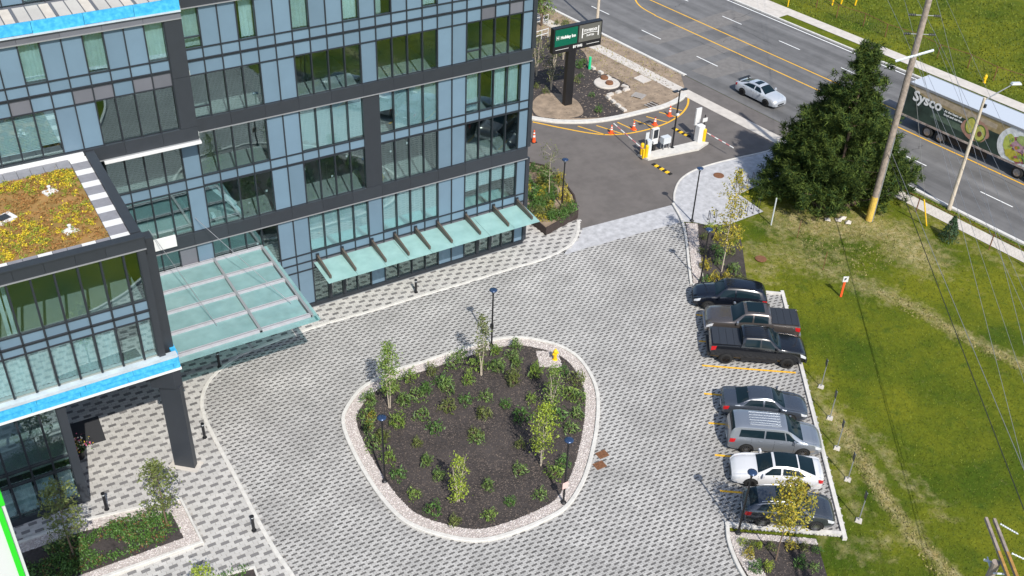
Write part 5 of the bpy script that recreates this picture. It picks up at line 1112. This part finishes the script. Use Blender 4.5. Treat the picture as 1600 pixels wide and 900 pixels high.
for d in (-1, 1):
    mb = MB(); mb.box((d*.42, 0, 5.18), (.5, .28, .07)); mb.tube((0, 0, 5.12), (d*.25, 0, 5.17), .03); mb.build('lamp_head', MATS['frame_metal'], gl)
mb = MB(); mb.box((.0, -.1, 3.1), (.16, .12, .2)); mb.tube((-.12, -.1, 3.1), (.12, -.1, 3.1), .1, n=10); mb.build('camera', MATS['white_trim'], gl)
bol = [((343, 573), (341, 550), 'in the shadow of the canopy'), ((320, 684), (319, 661), 'beside the leaning column'), ((397, 829), (395, 806), 'nearest the bottom of the walk edge'), ((167, 796), (163, 770), 'behind the entrance planter'), ((650, 457), (650, 437), 'in front of the long awning')]
for b, tp, l in bol:
    t = empty('bollard', (*G(*b), .01), 'black bollard light '+l, 'bollard', 'black bollard lights'); h = max(.85, hgt(*b, *tp))
    mb = MB(); mb.lathe([(0, 0), (.13, 0), (.13, .03), (.075, .04), (.075, h-.16), (0, h-.16)], n=12); mb.build('shaft', MATS['black_metal'], t)
    mb = MB(); mb.lathe([(.06, h-.16), (.06, h-.06), (0, h-.06)], n=12); mb.build('lens', MATS['lamp_lens'], t); mb = MB(); mb.lathe([(0, h-.06), (.1, h-.06), (.1, h-.01), (.06, h), (0, h)], n=12); mb.build('cap', MATS['black_metal'], t)
# ------------------------------------------------------------ hydrants, drain covers
def hydrant(x, y, label, z=0.):
    t = empty('fire_hydrant', (x, y, z), label, 'hydrant', 'yellow fire hydrants')
    mb = MB(); mb.lathe([(0, 0), (.16, 0), (.16, .05), (.11, .07), (.11, .6), (.14, .62), (.14, .66), (.12, .72), (.06, .8), (0, .81)], n=12); mb.tube((0, 0, .8), (0, 0, .88), .03, n=6); mb.build('body', MATS['yellow_plastic'], t, smooth=False)
    for a in (0, 3.14, 1.57): mb = MB(); mb.tube((.08*math.cos(a), .08*math.sin(a), .48), (.2*math.cos(a), .2*math.sin(a), .48), .065, .065, 8); mb.build('nozzle', MATS['yellow_plastic'], t)
hydrant(*G(867, 563), 'yellow fire hydrant in the island gravel', .04); hydrant(*G(1538, 128), 'yellow fire hydrant beyond the pavement behind the lorry', -.08)
sheet('hydrant_gravel', GP([(838, 549), (872, 551), (878, 576), (843, 574)]), .052, MATS['gravel_bed'])
tag(stones('gravel', randpts(GP([(838, 549), (872, 551), (878, 576), (843, 574)]), 240), .025, .06, .06, MATS['gravel_stone']), 'pale gravel square round the island hydrant', 'gravel')
for (u, v), l in (((941, 710), 'rusty iron drain grate nearer the top beside the island kerb'), ((937, 727), 'rusty iron drain grate nearer the bottom beside the island kerb')):
    t = empty('drain_grate', (*G(u, v), .005), l, 'drain grate', 'rusty drain grates'); mb = MB(); mb.box((0, 0, .004), (.62, .5, .016), .0); mb.build('frame', MATS['rust'], t)
    for k in range(7): mb = MB(); mb.box((-.24+.08*k, 0, .016), (.045, .4, .014)); mb.build('bar', MATS['rust'], t)
for (u, v), r, m, l in (((1189, 404), .4, 'rust', 'rusty round manhole cover in the lawn by the black crossover'), ((1123, 274), .42, 'rust', 'rusty round manhole cover on the cycle-stand pad')):
    mb = MB(); mb.lathe([(0, .03), (r*.8, .03), (r*.82, .02), (r, .02), (r, -.02)], n=22); o = mb.build('manhole_cover', MATS[m]); o.location = (*G(u, v), -.015 if u > 1150 else .0); tag(o, l, 'manhole cover')
cx, cy = G(948, 130); mb = MB(); mb.lathe([(0, .12), (1.15, .12), (1.2, .06), (1.2, -.06)], n=30); o = mb.build('concrete_pad', MATS['sidewalk_concrete']); o.location = (cx, cy, -.03); tag(o, 'round pale concrete chamber lid in the mulch by the hotel sign', 'concrete lid')
for (u, v), l in (((944, 124), 'rusty raised manhole cover further back on the round concrete lid'), ((952, 132), 'rusty raised manhole cover nearer the front of the round concrete lid')):
    mb = MB(); mb.lathe([(0, .22), (.33, .2), (.36, .1), (.36, 0)], n=16); o = mb.build('manhole_cover', MATS['rust']); o.location = (*G(u, v), .09); tag(o, l, 'manhole cover', 'covers on the round lid')
def slabbox(name, px, z0, z1, m, lab, cat): mb = MB(); mb.prism(ccw(GP(px)), z0, z1); return tag(mb.build(name, MATS[m]), lab, cat)
slabbox('concrete_slab', [(990, 122), (1002, 117), (1018, 125), (1005, 130)], -.06, .02, 'sidewalk_concrete', 'rectangular pale concrete slab in the dirt beside the pavement', 'slab')
wall_edge = GP([(920, 103), (945, 117), (968, 132), (985, 138), (947, 150), (962, 162), (978, 174)])
rk = empty('rock_edging', (*wall_edge[3], -.05), 'line of pale armour stones edging the sign bed', 'stone edging')
for a, b in zip(wall_edge, wall_edge[1:]):
    a, b = np.array(a), np.array(b); L_ = np.linalg.norm(b-a); k = max(1, int(L_/.8))
    for i in range(k):
        c = a+(b-a)*(i+.5)/k; mb = MB(); mb.box((c[0], c[1], .02), (.72*random.uniform(.8, 1.05), .34, .2*random.uniform(.8, 1.2)), math.atan2(b[1]-a[1], b[0]-a[0])+random.uniform(-.08, .08), .85); mb.build('stone', MATS['sidewalk_concrete'], rk, True)
pp = empty('pallet', (*G(998, 150), -.05), 'small wooden pallet lying in the dirt by the sign island', 'pallet', rz=.5)
for k in range(5): mb = MB(); mb.box((-.4+.2*k, 0, .12), (.13, 1.1, .02)); mb.build('slat', mat('weathered', (.34, .32, .30), .9), pp)
for y in (-.45, .45): mb = MB(); mb.box((0, y, .055), (1., .1, .11)); mb.build('bearer', MATS['weathered'], pp)
pp = empty('pallet', (*G(1018, 164), -.05), 'broken dark pallet near the white kerb of the sign island', 'pallet', rz=.2)
for k in range(6): mb = MB(); mb.box((-.5+.2*k, 0, .1), (.1, .8, .02)); mb.build('slat', MATS['timber'] if k % 2 else MATS['weathered'], pp)
for y in (-.3, .3): mb = MB(); mb.box((0, y, .045), (1.1, .08, .09)); mb.build('bearer', MATS['weathered'], pp)
# ------------------------------------------------------------ hotel sign
p0 = np.array(G(886, 162)); hs = empty('hotel_sign', (*p0, -.05), 'tall black post sign with green and grey hotel panels', 'sign')
sa = R(2); w_ = 4.15; zlo, zhi = hgt(886, 162, 905, 76), 7.2
A = np.array([*OY(862, 70, p0[1])]); Bq = np.array([*OY(937, 55, p0[1])])
hs.rotation_euler = (0, 0, 0)
mb = MB(); mb.box((0, .0, 2.6), (.75, .45, 5.3)); mb.build('post', MATS['black_metal'], hs)
cxs = (A[0]+Bq[0])/2-p0[0]; wd_ = Bq[0]-A[0]; z0, z1 = 5.1, 7.3
mb = MB(); mb.box((cxs, 0, (z0+z1)/2), (wd_, .5, z1-z0)); mb.build('cabinet', MATS['black_metal'], hs)
zz0 = z0+.62; xm = cxs+.02
gp = MB(); gp.box((cxs-wd_/4+.02, -.26, (zz0+z1-.1)/2), (wd_/2-.2, .03, z1-.1-zz0)); gp.build('green_panel', mat('sign_hotel_green', (.0, .105, .06), .35), hs)
gp = MB(); gp.box((cxs+wd_/4-.02, -.26, (zz0+z1-.1)/2), (wd_/2-.2, .03, z1-.1-zz0)); gp.build('grey_panel', mat('sign_grey', (.115, .115, .10), .4), hs)
FM = lambda x, z: Matrix.Translation((x, -.3, z)) @ Matrix.Rotation(R(90), 4, 'X')
WP = MATS['white_paint']; zc = (zz0+z1-.1)/2
text('lettering', 'Holiday Inn', .36, WP, hs, FM(cxs-wd_/4+.2, zc), .012, .92, .012)
text('emblem', 'H', .5, WP, hs, FM(cxs-wd_/2+.38, zc), .012, .8, .0)
text('lettering', 'STAYBRIDGE', .30, WP, hs, FM(cxs+wd_/4, zc+.2), .012, .78, .006); text('lettering', 'SUITES', .2, WP, hs, FM(cxs+wd_/4, zc-.25), .012, 1.3, .004)
mb = MB(); L_ = wd_/4-.25
for sd in (-1, 1): mb.box((cxs+wd_/4+sd*.82, -.3, zc+.02), (.09, .015, .85))
mb.build('emblem', WP, hs)
mb = MB(); n_ = 12; P_ = [(cxs+wd_/4-.78+1.56*i/n_, zc-.08+.09*math.sin(math.pi*i/n_)) for i in range(n_+1)]
for (a, b), (c, d) in zip(P_, P_[1:]): mb.tube((a, -.3, b), (c, -.3, d), .022, n=5)
mb.build('emblem', WP, hs)
text('lettering', 'BY IHG', .3, WP, hs, FM(cxs, z0+.33), .012, 1, .01)
for sd in (-1, 1): mb = MB(); mb.box((cxs+sd*(wd_*.32), -.28, z0+.33), (wd_*.27, .015, .03)); mb.build('rule_line', WP, hs)
# ------------------------------------------------------------ ticket island at the entrance
isl = GP([(996, 243), (1090, 221), (1107, 224), (1092, 234), (1013, 250)]); mb = MB(); mb.prism(ccw(isl), -.08, .1); tag(mb.build('ticket_island', MATS['concrete_kerb']), kind='structure')
def yb(u, v, h, lab):
    t = empty('safety_bollard', (*G(u, v), .08), lab, 'bollard', 'yellow safety bollards'); mb = MB(); mb.tube((0, 0, 0), (0, 0, h-.08), .14, .14, 12); mb.build('post', MATS['yellow_plastic'], t); mb = MB(); mb.lathe([(.14, h-.08), (.1, h-.02), (0, h)], n=12); mb.build('cap', MATS['yellow_plastic'], t)
yb(1002, 243, 1.05, 'yellow bollard at the far corner of the ticket island end'); yb(1009, 247, 1.1, 'yellow bollard at the near corner of the ticket island end'); yb(1099, 222, 1.15, 'yellow bollard at the road end of the ticket island')
def kiosk(u, v, d, m, lab, parts, rz=.0, name='parking_kiosk'):
    t = empty(name, (*G(u, v), .1), lab, 'parking machine', rz=rz)
    for nm, c, s, mm in parts: mb = MB(); mb.box(c, s); mb.build(nm, MATS[mm], t)
    return t
kiosk(1011, 241, 0, '', 'pale grey barrier cabinet with tall sign beside the yellow bollards', [('cabinet', (0, 0, .6), (.42, .42, 1.2), 'lamp_lens'), ('sign_post', (-.3, -.1, .9), (.06, .06, 1.8), 'black_metal'), ('sign_board', (-.3, -.13, 1.7), (.34, .03, .6), 'lamp_lens')])
kiosk(1020, 236, 0, '', 'white ticket machine with dark screen on the island', [('pedestal', (0, 0, .35), (.25, .3, .7), 'black_metal'), ('reader', (0, -.05, .78), (.42, .34, .26), 'white_trim'), ('housing', (0, 0, 1.45), (.62, .24, 1.05), 'white_trim'), ('screen', (0, -.13, 1.5), (.44, .03, .75), 'frame_metal')])
kiosk(1038, 233, 0, '', 'pale metal utility box on thin legs on the island', [('box', (0, 0, .78), (.75, .5, .55), 'lamp_lens'), ('leg', (-.28, -.18, .25), (.07, .07, .5), 'grey_metal'), ('leg', (.28, -.18, .25), (.07, .07, .5), 'grey_metal'), ('leg', (-.28, .18, .25), (.07, .07, .5), 'grey_metal'), ('leg', (.28, .18, .25), (.07, .07, .5), 'grey_metal')], name='utility_box')
kiosk(1091, 221, 0, '', 'tall white barrier cabinet with sign post at the road end of the island', [('cabinet', (0, 0, .7), (.62, .5, 1.4), 'white_trim'), ('sign_post', (.45, .1, 1.1), (.06, .06, 2.2), 'black_metal'), ('sign_board', (.45, .06, 1.75), (.5, .03, .35), 'white_trim')])
kiosk(1086, 213, 0, '', 'upright white board standing behind the barrier cabinet', [('post', (-.1, 0, .5), (.06, .06, 1.), 'black_metal'), ('board', (0, 0, 1.75), (.55, .12, 1.5), 'white_trim')])
def arm(a, b, lab):
    a, b = (*G(*a, .9), .9), (*G(*b, .9), .9); t = empty('barrier_arm', a, lab, 'barrier'); n = 8; A_, B_ = Vector(a), Vector(b)
    for k in range(n): mb = MB(); mb.tube(A_+(B_-A_)*k/n, A_+(B_-A_)*(k+1)/n, .045, n=6); mb.build('arm_segment', MATS['white_paint'] if k % 2 else mat('arm_red', (.55, .2, .2), .5), t, True)
    mb = MB(); mb.box((0, 0, -.35), (.16, .16, .8)); mb.build('pivot', MATS['yellow_plastic'], t)
arm((1006, 234), (959, 193), 'thin raised-paint barrier arm across the entry lane'); arm((1100, 205), (1146, 231), 'thin barrier arm across the exit lane')
def bump(px, lab):
    a, b = np.array(G(*px[0])), np.array(G(*px[1])); t = empty('speed_bump', (*a, -.066), lab, 'speed bump', 'striped speed bumps'); n = 7; ang = math.atan2(*(b-a)[::-1])
    for k in range(n):
        c = a+(b-a)*(k+.5)/n; mb = MB(); L_ = np.linalg.norm(b-a)/n; mb.box((c[0], c[1], -.03), (L_*.98, .35, .07), ang, .8); mb.build('segment', MATS['yellow_plastic'] if k % 2 else MATS['tyre'], t, True)
bump(((1020, 255), (1049, 272)), 'black and yellow speed bump in the open exit lane'); bump(((1051, 199), (1078, 213)), 'black and yellow speed bump behind the twin-head lamp post')
def cone(u, v, h, lab, base=False):
    t = empty('traffic_cone', (*G(u, v), -.062), lab, 'cone', 'orange traffic cones'); mb = MB(); mb.box((0, 0, .02), (.42, .42, .04)); mb.build('base', MATS['tyre'] if base else MATS['orange'], t)
    mb = MB(); mb.lathe([(.16, .04), (.045, h), (0, h)], n=12); mb.build('body', MATS['orange'], t)
    for f0, f1 in ((.42, .58), (.7, .82)): mb = MB(); r = lambda f: .163+(.05-.163)*f; mb.lathe([(r(f0), .04+(h-.04)*f0), (r(f1), .04+(h-.04)*f1)], n=12); mb.build('reflective_band', MATS['white_paint'], t)
cone(955, 207, .75, 'orange cone on the yellow hatching left of the others'); cone(990, 201, .75, 'orange cone in the middle of the yellow hatching'); cone(1023, 194, .75, 'orange cone on the yellow hatching nearest the twin-head lamp'); cone(1046, 180, .95, 'tall orange cone at the rounded end of the hatching'); cone(834, 221, 1.1, 'tall orange delineator on a black base at the hotel corner', True)
mb = MB(); mb.tube((0, 0, 0), (0, 0, 1.2), .13, n=8); o = mb.build('marker_tube', mat('tube_green', (.02, .55, .25), .5)); o.location = (*G(921, 107), -.05); tag(o, 'bright green plastic tube standing in the sign bed', 'marker')
# ------------------------------------------------------------ cycle stands
def rack(u, v, rz, lab, grp):
    t = empty('cycle_stand', (*G(u, v), -.02), lab, 'cycle stand', grp, rz=rz); mb = MB(); P_ = [(-.32, 0, 0), (-.32, 0, .68)]+[(-.32*math.cos(a), 0, .68+.16*math.sin(a)**.6) for a in np.linspace(.2, math.pi-.2, 9)]+[(.32, 0, .68), (.32, 0, 0)]; mb.path(P_, .022, 6); mb.build('hoop', MATS['black_metal'], t)
    for x in (-.32, .32): mb = MB(); mb.tube((x, 0, -.01), (x, 0, .015), .08, n=8); mb.build('foot', MATS['black_metal'], t)
for k in range(6): rack(1148+9.3*k, 296-3.6*k, 1.0, ORD[k].strip()+' hoop stand from the left in the row towards the pine' if k else 'leftmost hoop stand in the row towards the pine', 'cycle stands towards the pine')
for k in range(4): rack(1156+9.5*k, 336-3.4*k, 1.0, (ORD[k].strip()+' hoop stand from the left in the row by the pad corner') if k else 'leftmost hoop stand in the row by the pad corner', 'cycle stands by the pad corner')
for k in range(2): rack(1107+10*k, 346-3.0*k, 1.0, ['left hoop stand beside the airy young tree', 'right hoop stand beside the airy young tree'][k], 'cycle stands beside the young tree')
# ------------------------------------------------------------ poles, wires, street lights
pb_ = np.array(G(1358, 343)); up = empty('utility_pole', (*pb_, -.09), 'tall weathered wooden utility pole with yellow guard in front of the pine', 'utility pole')
mb = MB(); mb.tube((0, 0, 0), (0, 0, 19.5), .26, .19, 14); mb.build('pole', MATS['wood_pole'], up)
mb = MB(); mb.tube((0, 0, .05), (0, 0, 2.1), .275, .27, 14); mb.build('guard', mat('guard_yellow', (.62, .42, .08), .8, var=.2, scale=5), up)
mb = MB(); mb.tube((.05, -.26, 0), (.05, -.24, 7), .05, n=6); mb.build('conduit', MATS['grey_metal'], up)
ins = []
cdr = np.array([.84, -.54, 0])
for z, in ((15.9,), (14.6,)):
    for sd in (-1, 1):
        q = cdr*sd*1.05; mb = MB(); mb.tube((0, 0, z), tuple(q+np.array([0, 0, z])), .03, n=6); a_ = mb.build('insulator_arm', MATS['grey_metal'], up)
        mb = MB()
        for k in range(4): c = q*(.6+.11*k)+np.array([0, 0, z]); mb.tube(tuple(c), tuple(c+cdr*sd*.05), .11, .06, 10)
        mb.build('insulator', mat('porcelain', (.05, .05, .055), .3), a_); ins.append(pb_.tolist()+[z-.09] if False else np.array([pb_[0]+q[0]*1.02, pb_[1]+q[1]*1.02, z-.09]))
mb = MB(); mb.tube(tuple(cdr*-1.3+np.array([0, -.2, 12.7])), tuple(cdr*1.05+np.array([0, -.2, 13.6])), .085, .085, 6); mb.build('cross_arm', mat('pale_arm', (.62, .68, .74), .5), up)
sl = np.array(G(1483, 326)); st_ = empty('street_light', (*sl, -.09), 'pale concrete street light pole on the near verge in front of the lorry', 'street light'); h_ = hgt(1483, 326, 1548, 153)
mb = MB(); mb.tube((0, 0, 0), (0, 0, h_), .16, .10, 12); mb.build('pole', MATS['lamp_pole_concrete'], st_)
e_ = np.array(G(1590, 128, h_+1.1))-sl; mb = MB(); mb.tube((0, 0, h_-.2), (e_[0]*.85, e_[1]*.85, h_+1.), .05, .035, 8); a_ = mb.build('arm', MATS['grey_metal'], st_)
mb = MB(); mb.box((e_[0]*.97, e_[1]*.97, h_+1.08), (.75, .3, .14), math.atan2(e_[1], e_[0]), .8); mb.build('lamp_head', MATS['lamp_lens'], a_)
mb = MB(); mb.box((.1, -.12, h_-.6), (.2, .2, .25)); mb.build('bracket', MATS['frame_metal'], st_)
sl2 = np.array(G(932, 44)); s2 = empty('street_light', (*sl2, -.09), 'pale concrete street light pole behind the hotel sign', 'street light'); mb = MB(); mb.tube((0, 0, 0), (0, 0, 9.5), .16, .1, 12); mb.build('pole', MATS['lamp_pole_concrete'], s2); mb = MB(); mb.tube((0, 0, 9.3), (1.8, .3, 10.4), .05, .035, 8); mb.build('arm', MATS['grey_metal'], s2); mb = MB(); mb.box((2.1, .35, 10.45), (.75, .3, .14), .15, .8); mb.build('lamp_head', MATS['lamp_lens'], s2)
def wire(a, b, r, sag, m, lab, grp, n=14, ext=2.3):
    a, b = Vector(a), Vector(b); b = a+(b-a)*ext; mb = MB(); pts = [a+(b-a)*i/n-Vector((0, 0, sag*4*(i/n)*(1-i/n))) for i in range(n+1)]; mb.path(pts, r, 5); o = mb.build('wire', MATS[m]); return tag(o, lab, 'cable', grp)
mat('wire_grey', (.33, .33, .34), .5, .5); mat('cable_black', (.02, .022, .022), .6)
def PX(u, v, z): return (*G(u, v, z), z)
for k, (a, (u, v, z)) in enumerate(zip(ins[::-1], ((1690, 520, 14.), (1640, 560, 13.6), (1600, 520, 13.6), (1560, 560, 12.5)))):
    il = ['lower right', 'lower left', 'upper right', 'upper left'][k]; wire(a, PX(u, v, z), .011, .25, 'wire_grey', 'power line from the '+il+' insulator of the wooden pole towards the street light', 'power lines beyond the wooden pole'); far = Vector(a)+(Vector(a)-Vector(PX(u, v, z))).normalized()*45; wire(a, far, .011, .4, 'wire_grey', 'power line from the '+il+' insulator of the wooden pole back over the field', 'power lines over the field', ext=2.)
for a, b, lab in (((1440, 95), (1650, 560), 'a'), ((1478, -2), (1640, 350), 'b'), ((1437, 110), (1620, 650), 'c'), ((1460, 60), (1700, 640), 'd')): wire(PX(*a, 13), PX(*b, 12), .010, .1, 'wire_grey', 'thin pale power line running from the wooden pole over the street light', 'power lines beyond the wooden pole')
wire((pb_[0], pb_[1], 5.6), PX(1700, 1040, 6.0), .024, .25, 'cable_black', 'thick black cable crossing the lawn from the wooden pole', None); wire((pb_[0], pb_[1]-.1, 6.0), PX(1735, 1040, 6.6), .018, .25, 'wire_grey', 'thinner grey cable beside the thick black cable over the lawn', None)
gw = np.array(G(1448, 352)); wire((pb_[0]+.1, pb_[1], 12.5), (gw[0], gw[1], .1), .014, 0, 'wire_grey', 'steel guy wire from the wooden pole to the yellow guard', None, ext=1.)
mb = MB(); d_ = (np.array([pb_[0], pb_[1], 12.5])-np.array([gw[0], gw[1], 0.])); d_ /= np.linalg.norm(d_); mb.tube((gw[0], gw[1], -.05), tuple(np.array([gw[0], gw[1], -.05])+d_*2.3), .05, n=8); tag(mb.build('guy_guard', MATS['yellow_plastic']), 'yellow plastic guard on the guy wire by the near pavement', 'guy guard')
# second pole at the bottom right
q2 = np.array(G(1556, 880, 10.6)); p2 = empty('utility_pole', (*q2, -.09), 'weathered wooden pole with twin cross-arms cut by the lower right corner', 'utility pole')
mb = MB(); mb.tube((0, 0, 0), (0, 0, 10.75), .2, .15, 12); mb.build('pole', MATS['wood_pole'], p2)
for (u0, v0), (u1, v1) in (((1542, 806), (1583, 915)), ((1555, 808), (1597, 915))):
    a = np.array([*G(u0, v0, 10.9)])-q2; b = np.array([*G(u1, v1, 10.9)])-q2; b = a+(b-a)*1.15; c = (a+b)/2; L_ = np.linalg.norm(b-a); an = math.atan2(b[1]-a[1], b[0]-a[0])
    mb = MB(); mb.box((c[0], c[1], 10.86), (L_, .1, .14), an); ca = mb.build('cross_arm', MATS['wood_pole'], p2); mb = MB(); cc = a+(b-a)*.62; mb.box((cc[0], cc[1], 10.935), (L_*.36, .104, .01), an); mb.build('rust_stain', mat('ochre_wood', (.36, .20, .05), .9, var=.3, scale=6), ca)
for (u, v), (u2, v2) in (((1564, 816), (1592, 832)), ((1582, 862), (1625, 882))):
    a, b = Vector((*G(u, v, 10.8), 10.8))-Vector((*q2, 0)), Vector((*G(u2, v2, 10.6), 10.6))-Vector((*q2, 0)); mb = MB()
    for k in range(8): mb.tube(a+(b-a)*k/8, a+(b-a)*(k+.6)/8, .045, .03, 8); mb.tube(a+(b-a)*(k+.6)/8, a+(b-a)*(k+1)/8, .02, n=6)
    mb.build('insulator', MATS['lamp_lens'], p2)
for (u, v), (u2, v2), r in (((1538, 872), (1556, 878), .05), ((1544, 868), (1548, 884), .03), ((1553, 893), (1577, 895), .04)):
    a, b = Vector((*G(u, v, 10.4), 10.4))-Vector((*q2, 0)), Vector((*G(u2, v2, 10.4), 10.4))-Vector((*q2, 0)); mb = MB(); mb.tube(a, b, r, n=8); mb.build('fitting', MATS['lamp_lens'], p2)
# ------------------------------------------------------------ sign posts on the lawn, markers, fences
posts = [((1283, 603), (1291, 560)), ((1297, 652), (1305, 609)), ((1308, 699), (1317, 655)), ((1325, 748), (1333, 706)), ((1342, 812), (1352, 767))]
names_ = ['level with the empty stall', 'level with the slate sedan', 'level with the silver minivan', 'level with the white sedan', 'level with the graphite crossover']
for (b, tp), l in zip(posts, names_):
    t = empty('sign_post', (*G(*b), -.09), 'thin grey steel sign post on the lawn '+l, 'sign post', 'steel sign posts behind the stalls'); h = hgt(*b, *tp)
    mb = MB(); mb.tube((0, 0, 0), (0, 0, h), .03, n=6); mb.build('post', MATS['grey_metal'], t); mb = MB(); mb.box((-.03, .03, h-.2), (.03, .3, .45), SA); mb.build('sign_back', MATS['frame_metal'], t); mb = MB(); mb.box((0, 0, .05), (.34, .34, .1), .6, .8); mb.build('footing', MATS['sidewalk_concrete'], t)
t = empty('marker_sign', (*G(1314, 462), -.09), 'orange marker post with small white sign on the lawn', 'marker sign'); mb = MB(); mb.box((0, 0, .62), (.14, .06, 1.25), -.5); mb.build('post', MATS['orange'], t); mb = MB(); mb.box((.0, -.03, 1.45), (.36, .04, .42), -.5); mb.build('sign_board', MATS['white_trim'], t)
for k in range(3): mb = MB(); mb.box((-.08+.08*k, -.055, 1.5), (.05, .01, .14), -.5); mb.build('mark', MATS['frame_metal'], t)
mb = MB(); mb.tube((0, 0, 0), (0, 0, 2.3), .05, n=8); o = mb.build('marker_post', MATS['lamp_lens']); o.location = (*G(1205, 350), -.09); tag(o, 'plain pale marker post on the lawn between pad and pine', 'post')
for (u, v), l in (((1246, 370), 'thin dark stake on the lawn below the pine'), ((1286, 420), 'thin dark stake on the lawn behind the marker sign')): mb = MB(); mb.tube((0, 0, 0), (0, 0, 1.5), .025, n=6); o = mb.build('stake', MATS['rust']); o.location = (*G(u, v), -.09); tag(o, l, 'stake')
def fence(name, pts, h, lab, m='rust'):
    t = empty(name, (*pts[0], -.09), lab, 'fence')
    for p in pts: mb = MB(); mb.tube((*p, -.1), (*p, h), .045, n=7); mb.build('post', MATS[m], t, True)
    mat('fence_wire', (.16, .13, .11), .7)
    for a, b in zip(pts, pts[1:]):
        mb = MB(); mb.tube((*a, h-.03), (*b, h-.03), .03, n=6); mb.build('rail', MATS[m], t, True)
        mb = MB(); a_, b_ = np.array(a), np.array(b); L_ = np.linalg.norm(b_-a_); n = max(2, int(L_/.3)); q = 4
        for k in range(n):
            for (f0, z0_), (f1, z1_) in ((((k)/n, .0), ((k+1)/n, h*.5)), (((k)/n, h*.5), ((k+1)/n, h-.05)), (((k+1)/n, .0), (k/n, h*.5)), (((k+1)/n, h*.5), (k/n, h-.05))): mb.tube((*(a_+(b_-a_)*f0), z0_), (*(a_+(b_-a_)*f1), z1_), .0028, n=3, cap=False)
        o = mb.build('wire_mesh', MATS['fence_wire'], t, True)
    return t
fence('wire_fence', [RP(t, 94.6+.25*math.sin(t)) for t in np.arange(-92, -20, 3.1)], 1.35, 'rusty chain-link fence along the far field')
fence('wire_fence', [RP(t, 67.35) for t in np.arange(-38.2, -14, 3.1)], 1.2, 'low dark chain-link fence between the lawn and the near pavement')
for k, (u, v) in enumerate(((1300, 8), (1314, 6), (1336, 8))):
    t = empty('field_marker', (*G(u, v), -.09), ['leftmost', 'middle', 'rightmost'][k]+' of three yellow marker posts in the far field', 'marker', 'yellow field markers'); mb = MB(); mb.tube((0, 0, 0), (.1, 0, 1.6), .09, n=7); mb.build('post', MATS['yellow_plastic'], t); mb = MB(); mb.tube((0, 0, 0), (0, 0, .06), .16, n=7); mb.build('foot', MATS['frame_metal'], t)
mb = MB(); mb.tube((0, 0, 0), (0, 0, 1.5), .06, n=7); o = mb.build('marker_post', MATS['yellow_plastic']); o.location = (*G(1231, 9), -.09); tag(o, 'yellow marker post by the far pavement at the top edge', 'post')
# low rail behind the hotel corner
for k in range(2):
    t = empty('garden_rail', (*G(838, 42+22*k), 0), ['low white rail behind the hotel corner further back', 'low white rail behind the hotel corner nearer the sign'][k], 'rail'); a = Vector((*G(836, 42+22*k), 0)); b = Vector((*G(856, 36+22*k), 0))
    for z in (.9, .45): mb = MB(); mb.tube(a+Vector((0, 0, z)), b+Vector((0, 0, z)), .035, n=6); mb.build('rail', MATS['white_trim'], t, True)
    for f in (0, .5, 1): c = a+(b-a)*f; mb = MB(); mb.tube(c, c+Vector((0, 0, .95)), .03, n=6); mb.build('post', MATS['white_trim'], t, True)
# litter and stones on the lawn
for k, (u, v) in enumerate(((1293, 343), (1310, 344), (1325, 348), (1317, 341))):
    mb = MB(); mb.add([tuple(x) for x in OCT*RNG.uniform(.7, 1.3, (6, 1))*np.array([.35, .28, .2])], [tuple(map(int, f)) for f in OCF]); o = mb.build('boulder', MATS['sidewalk_concrete']); o.location = (*G(u, v), 0); tag(o, ['pale boulder at the left foot of the pine', 'pale boulder under the pine, second from left', 'pale boulder nearest the wooden pole', 'pale boulder at the back of the rocks under the pine'][k], 'rock', 'rocks under the pine')
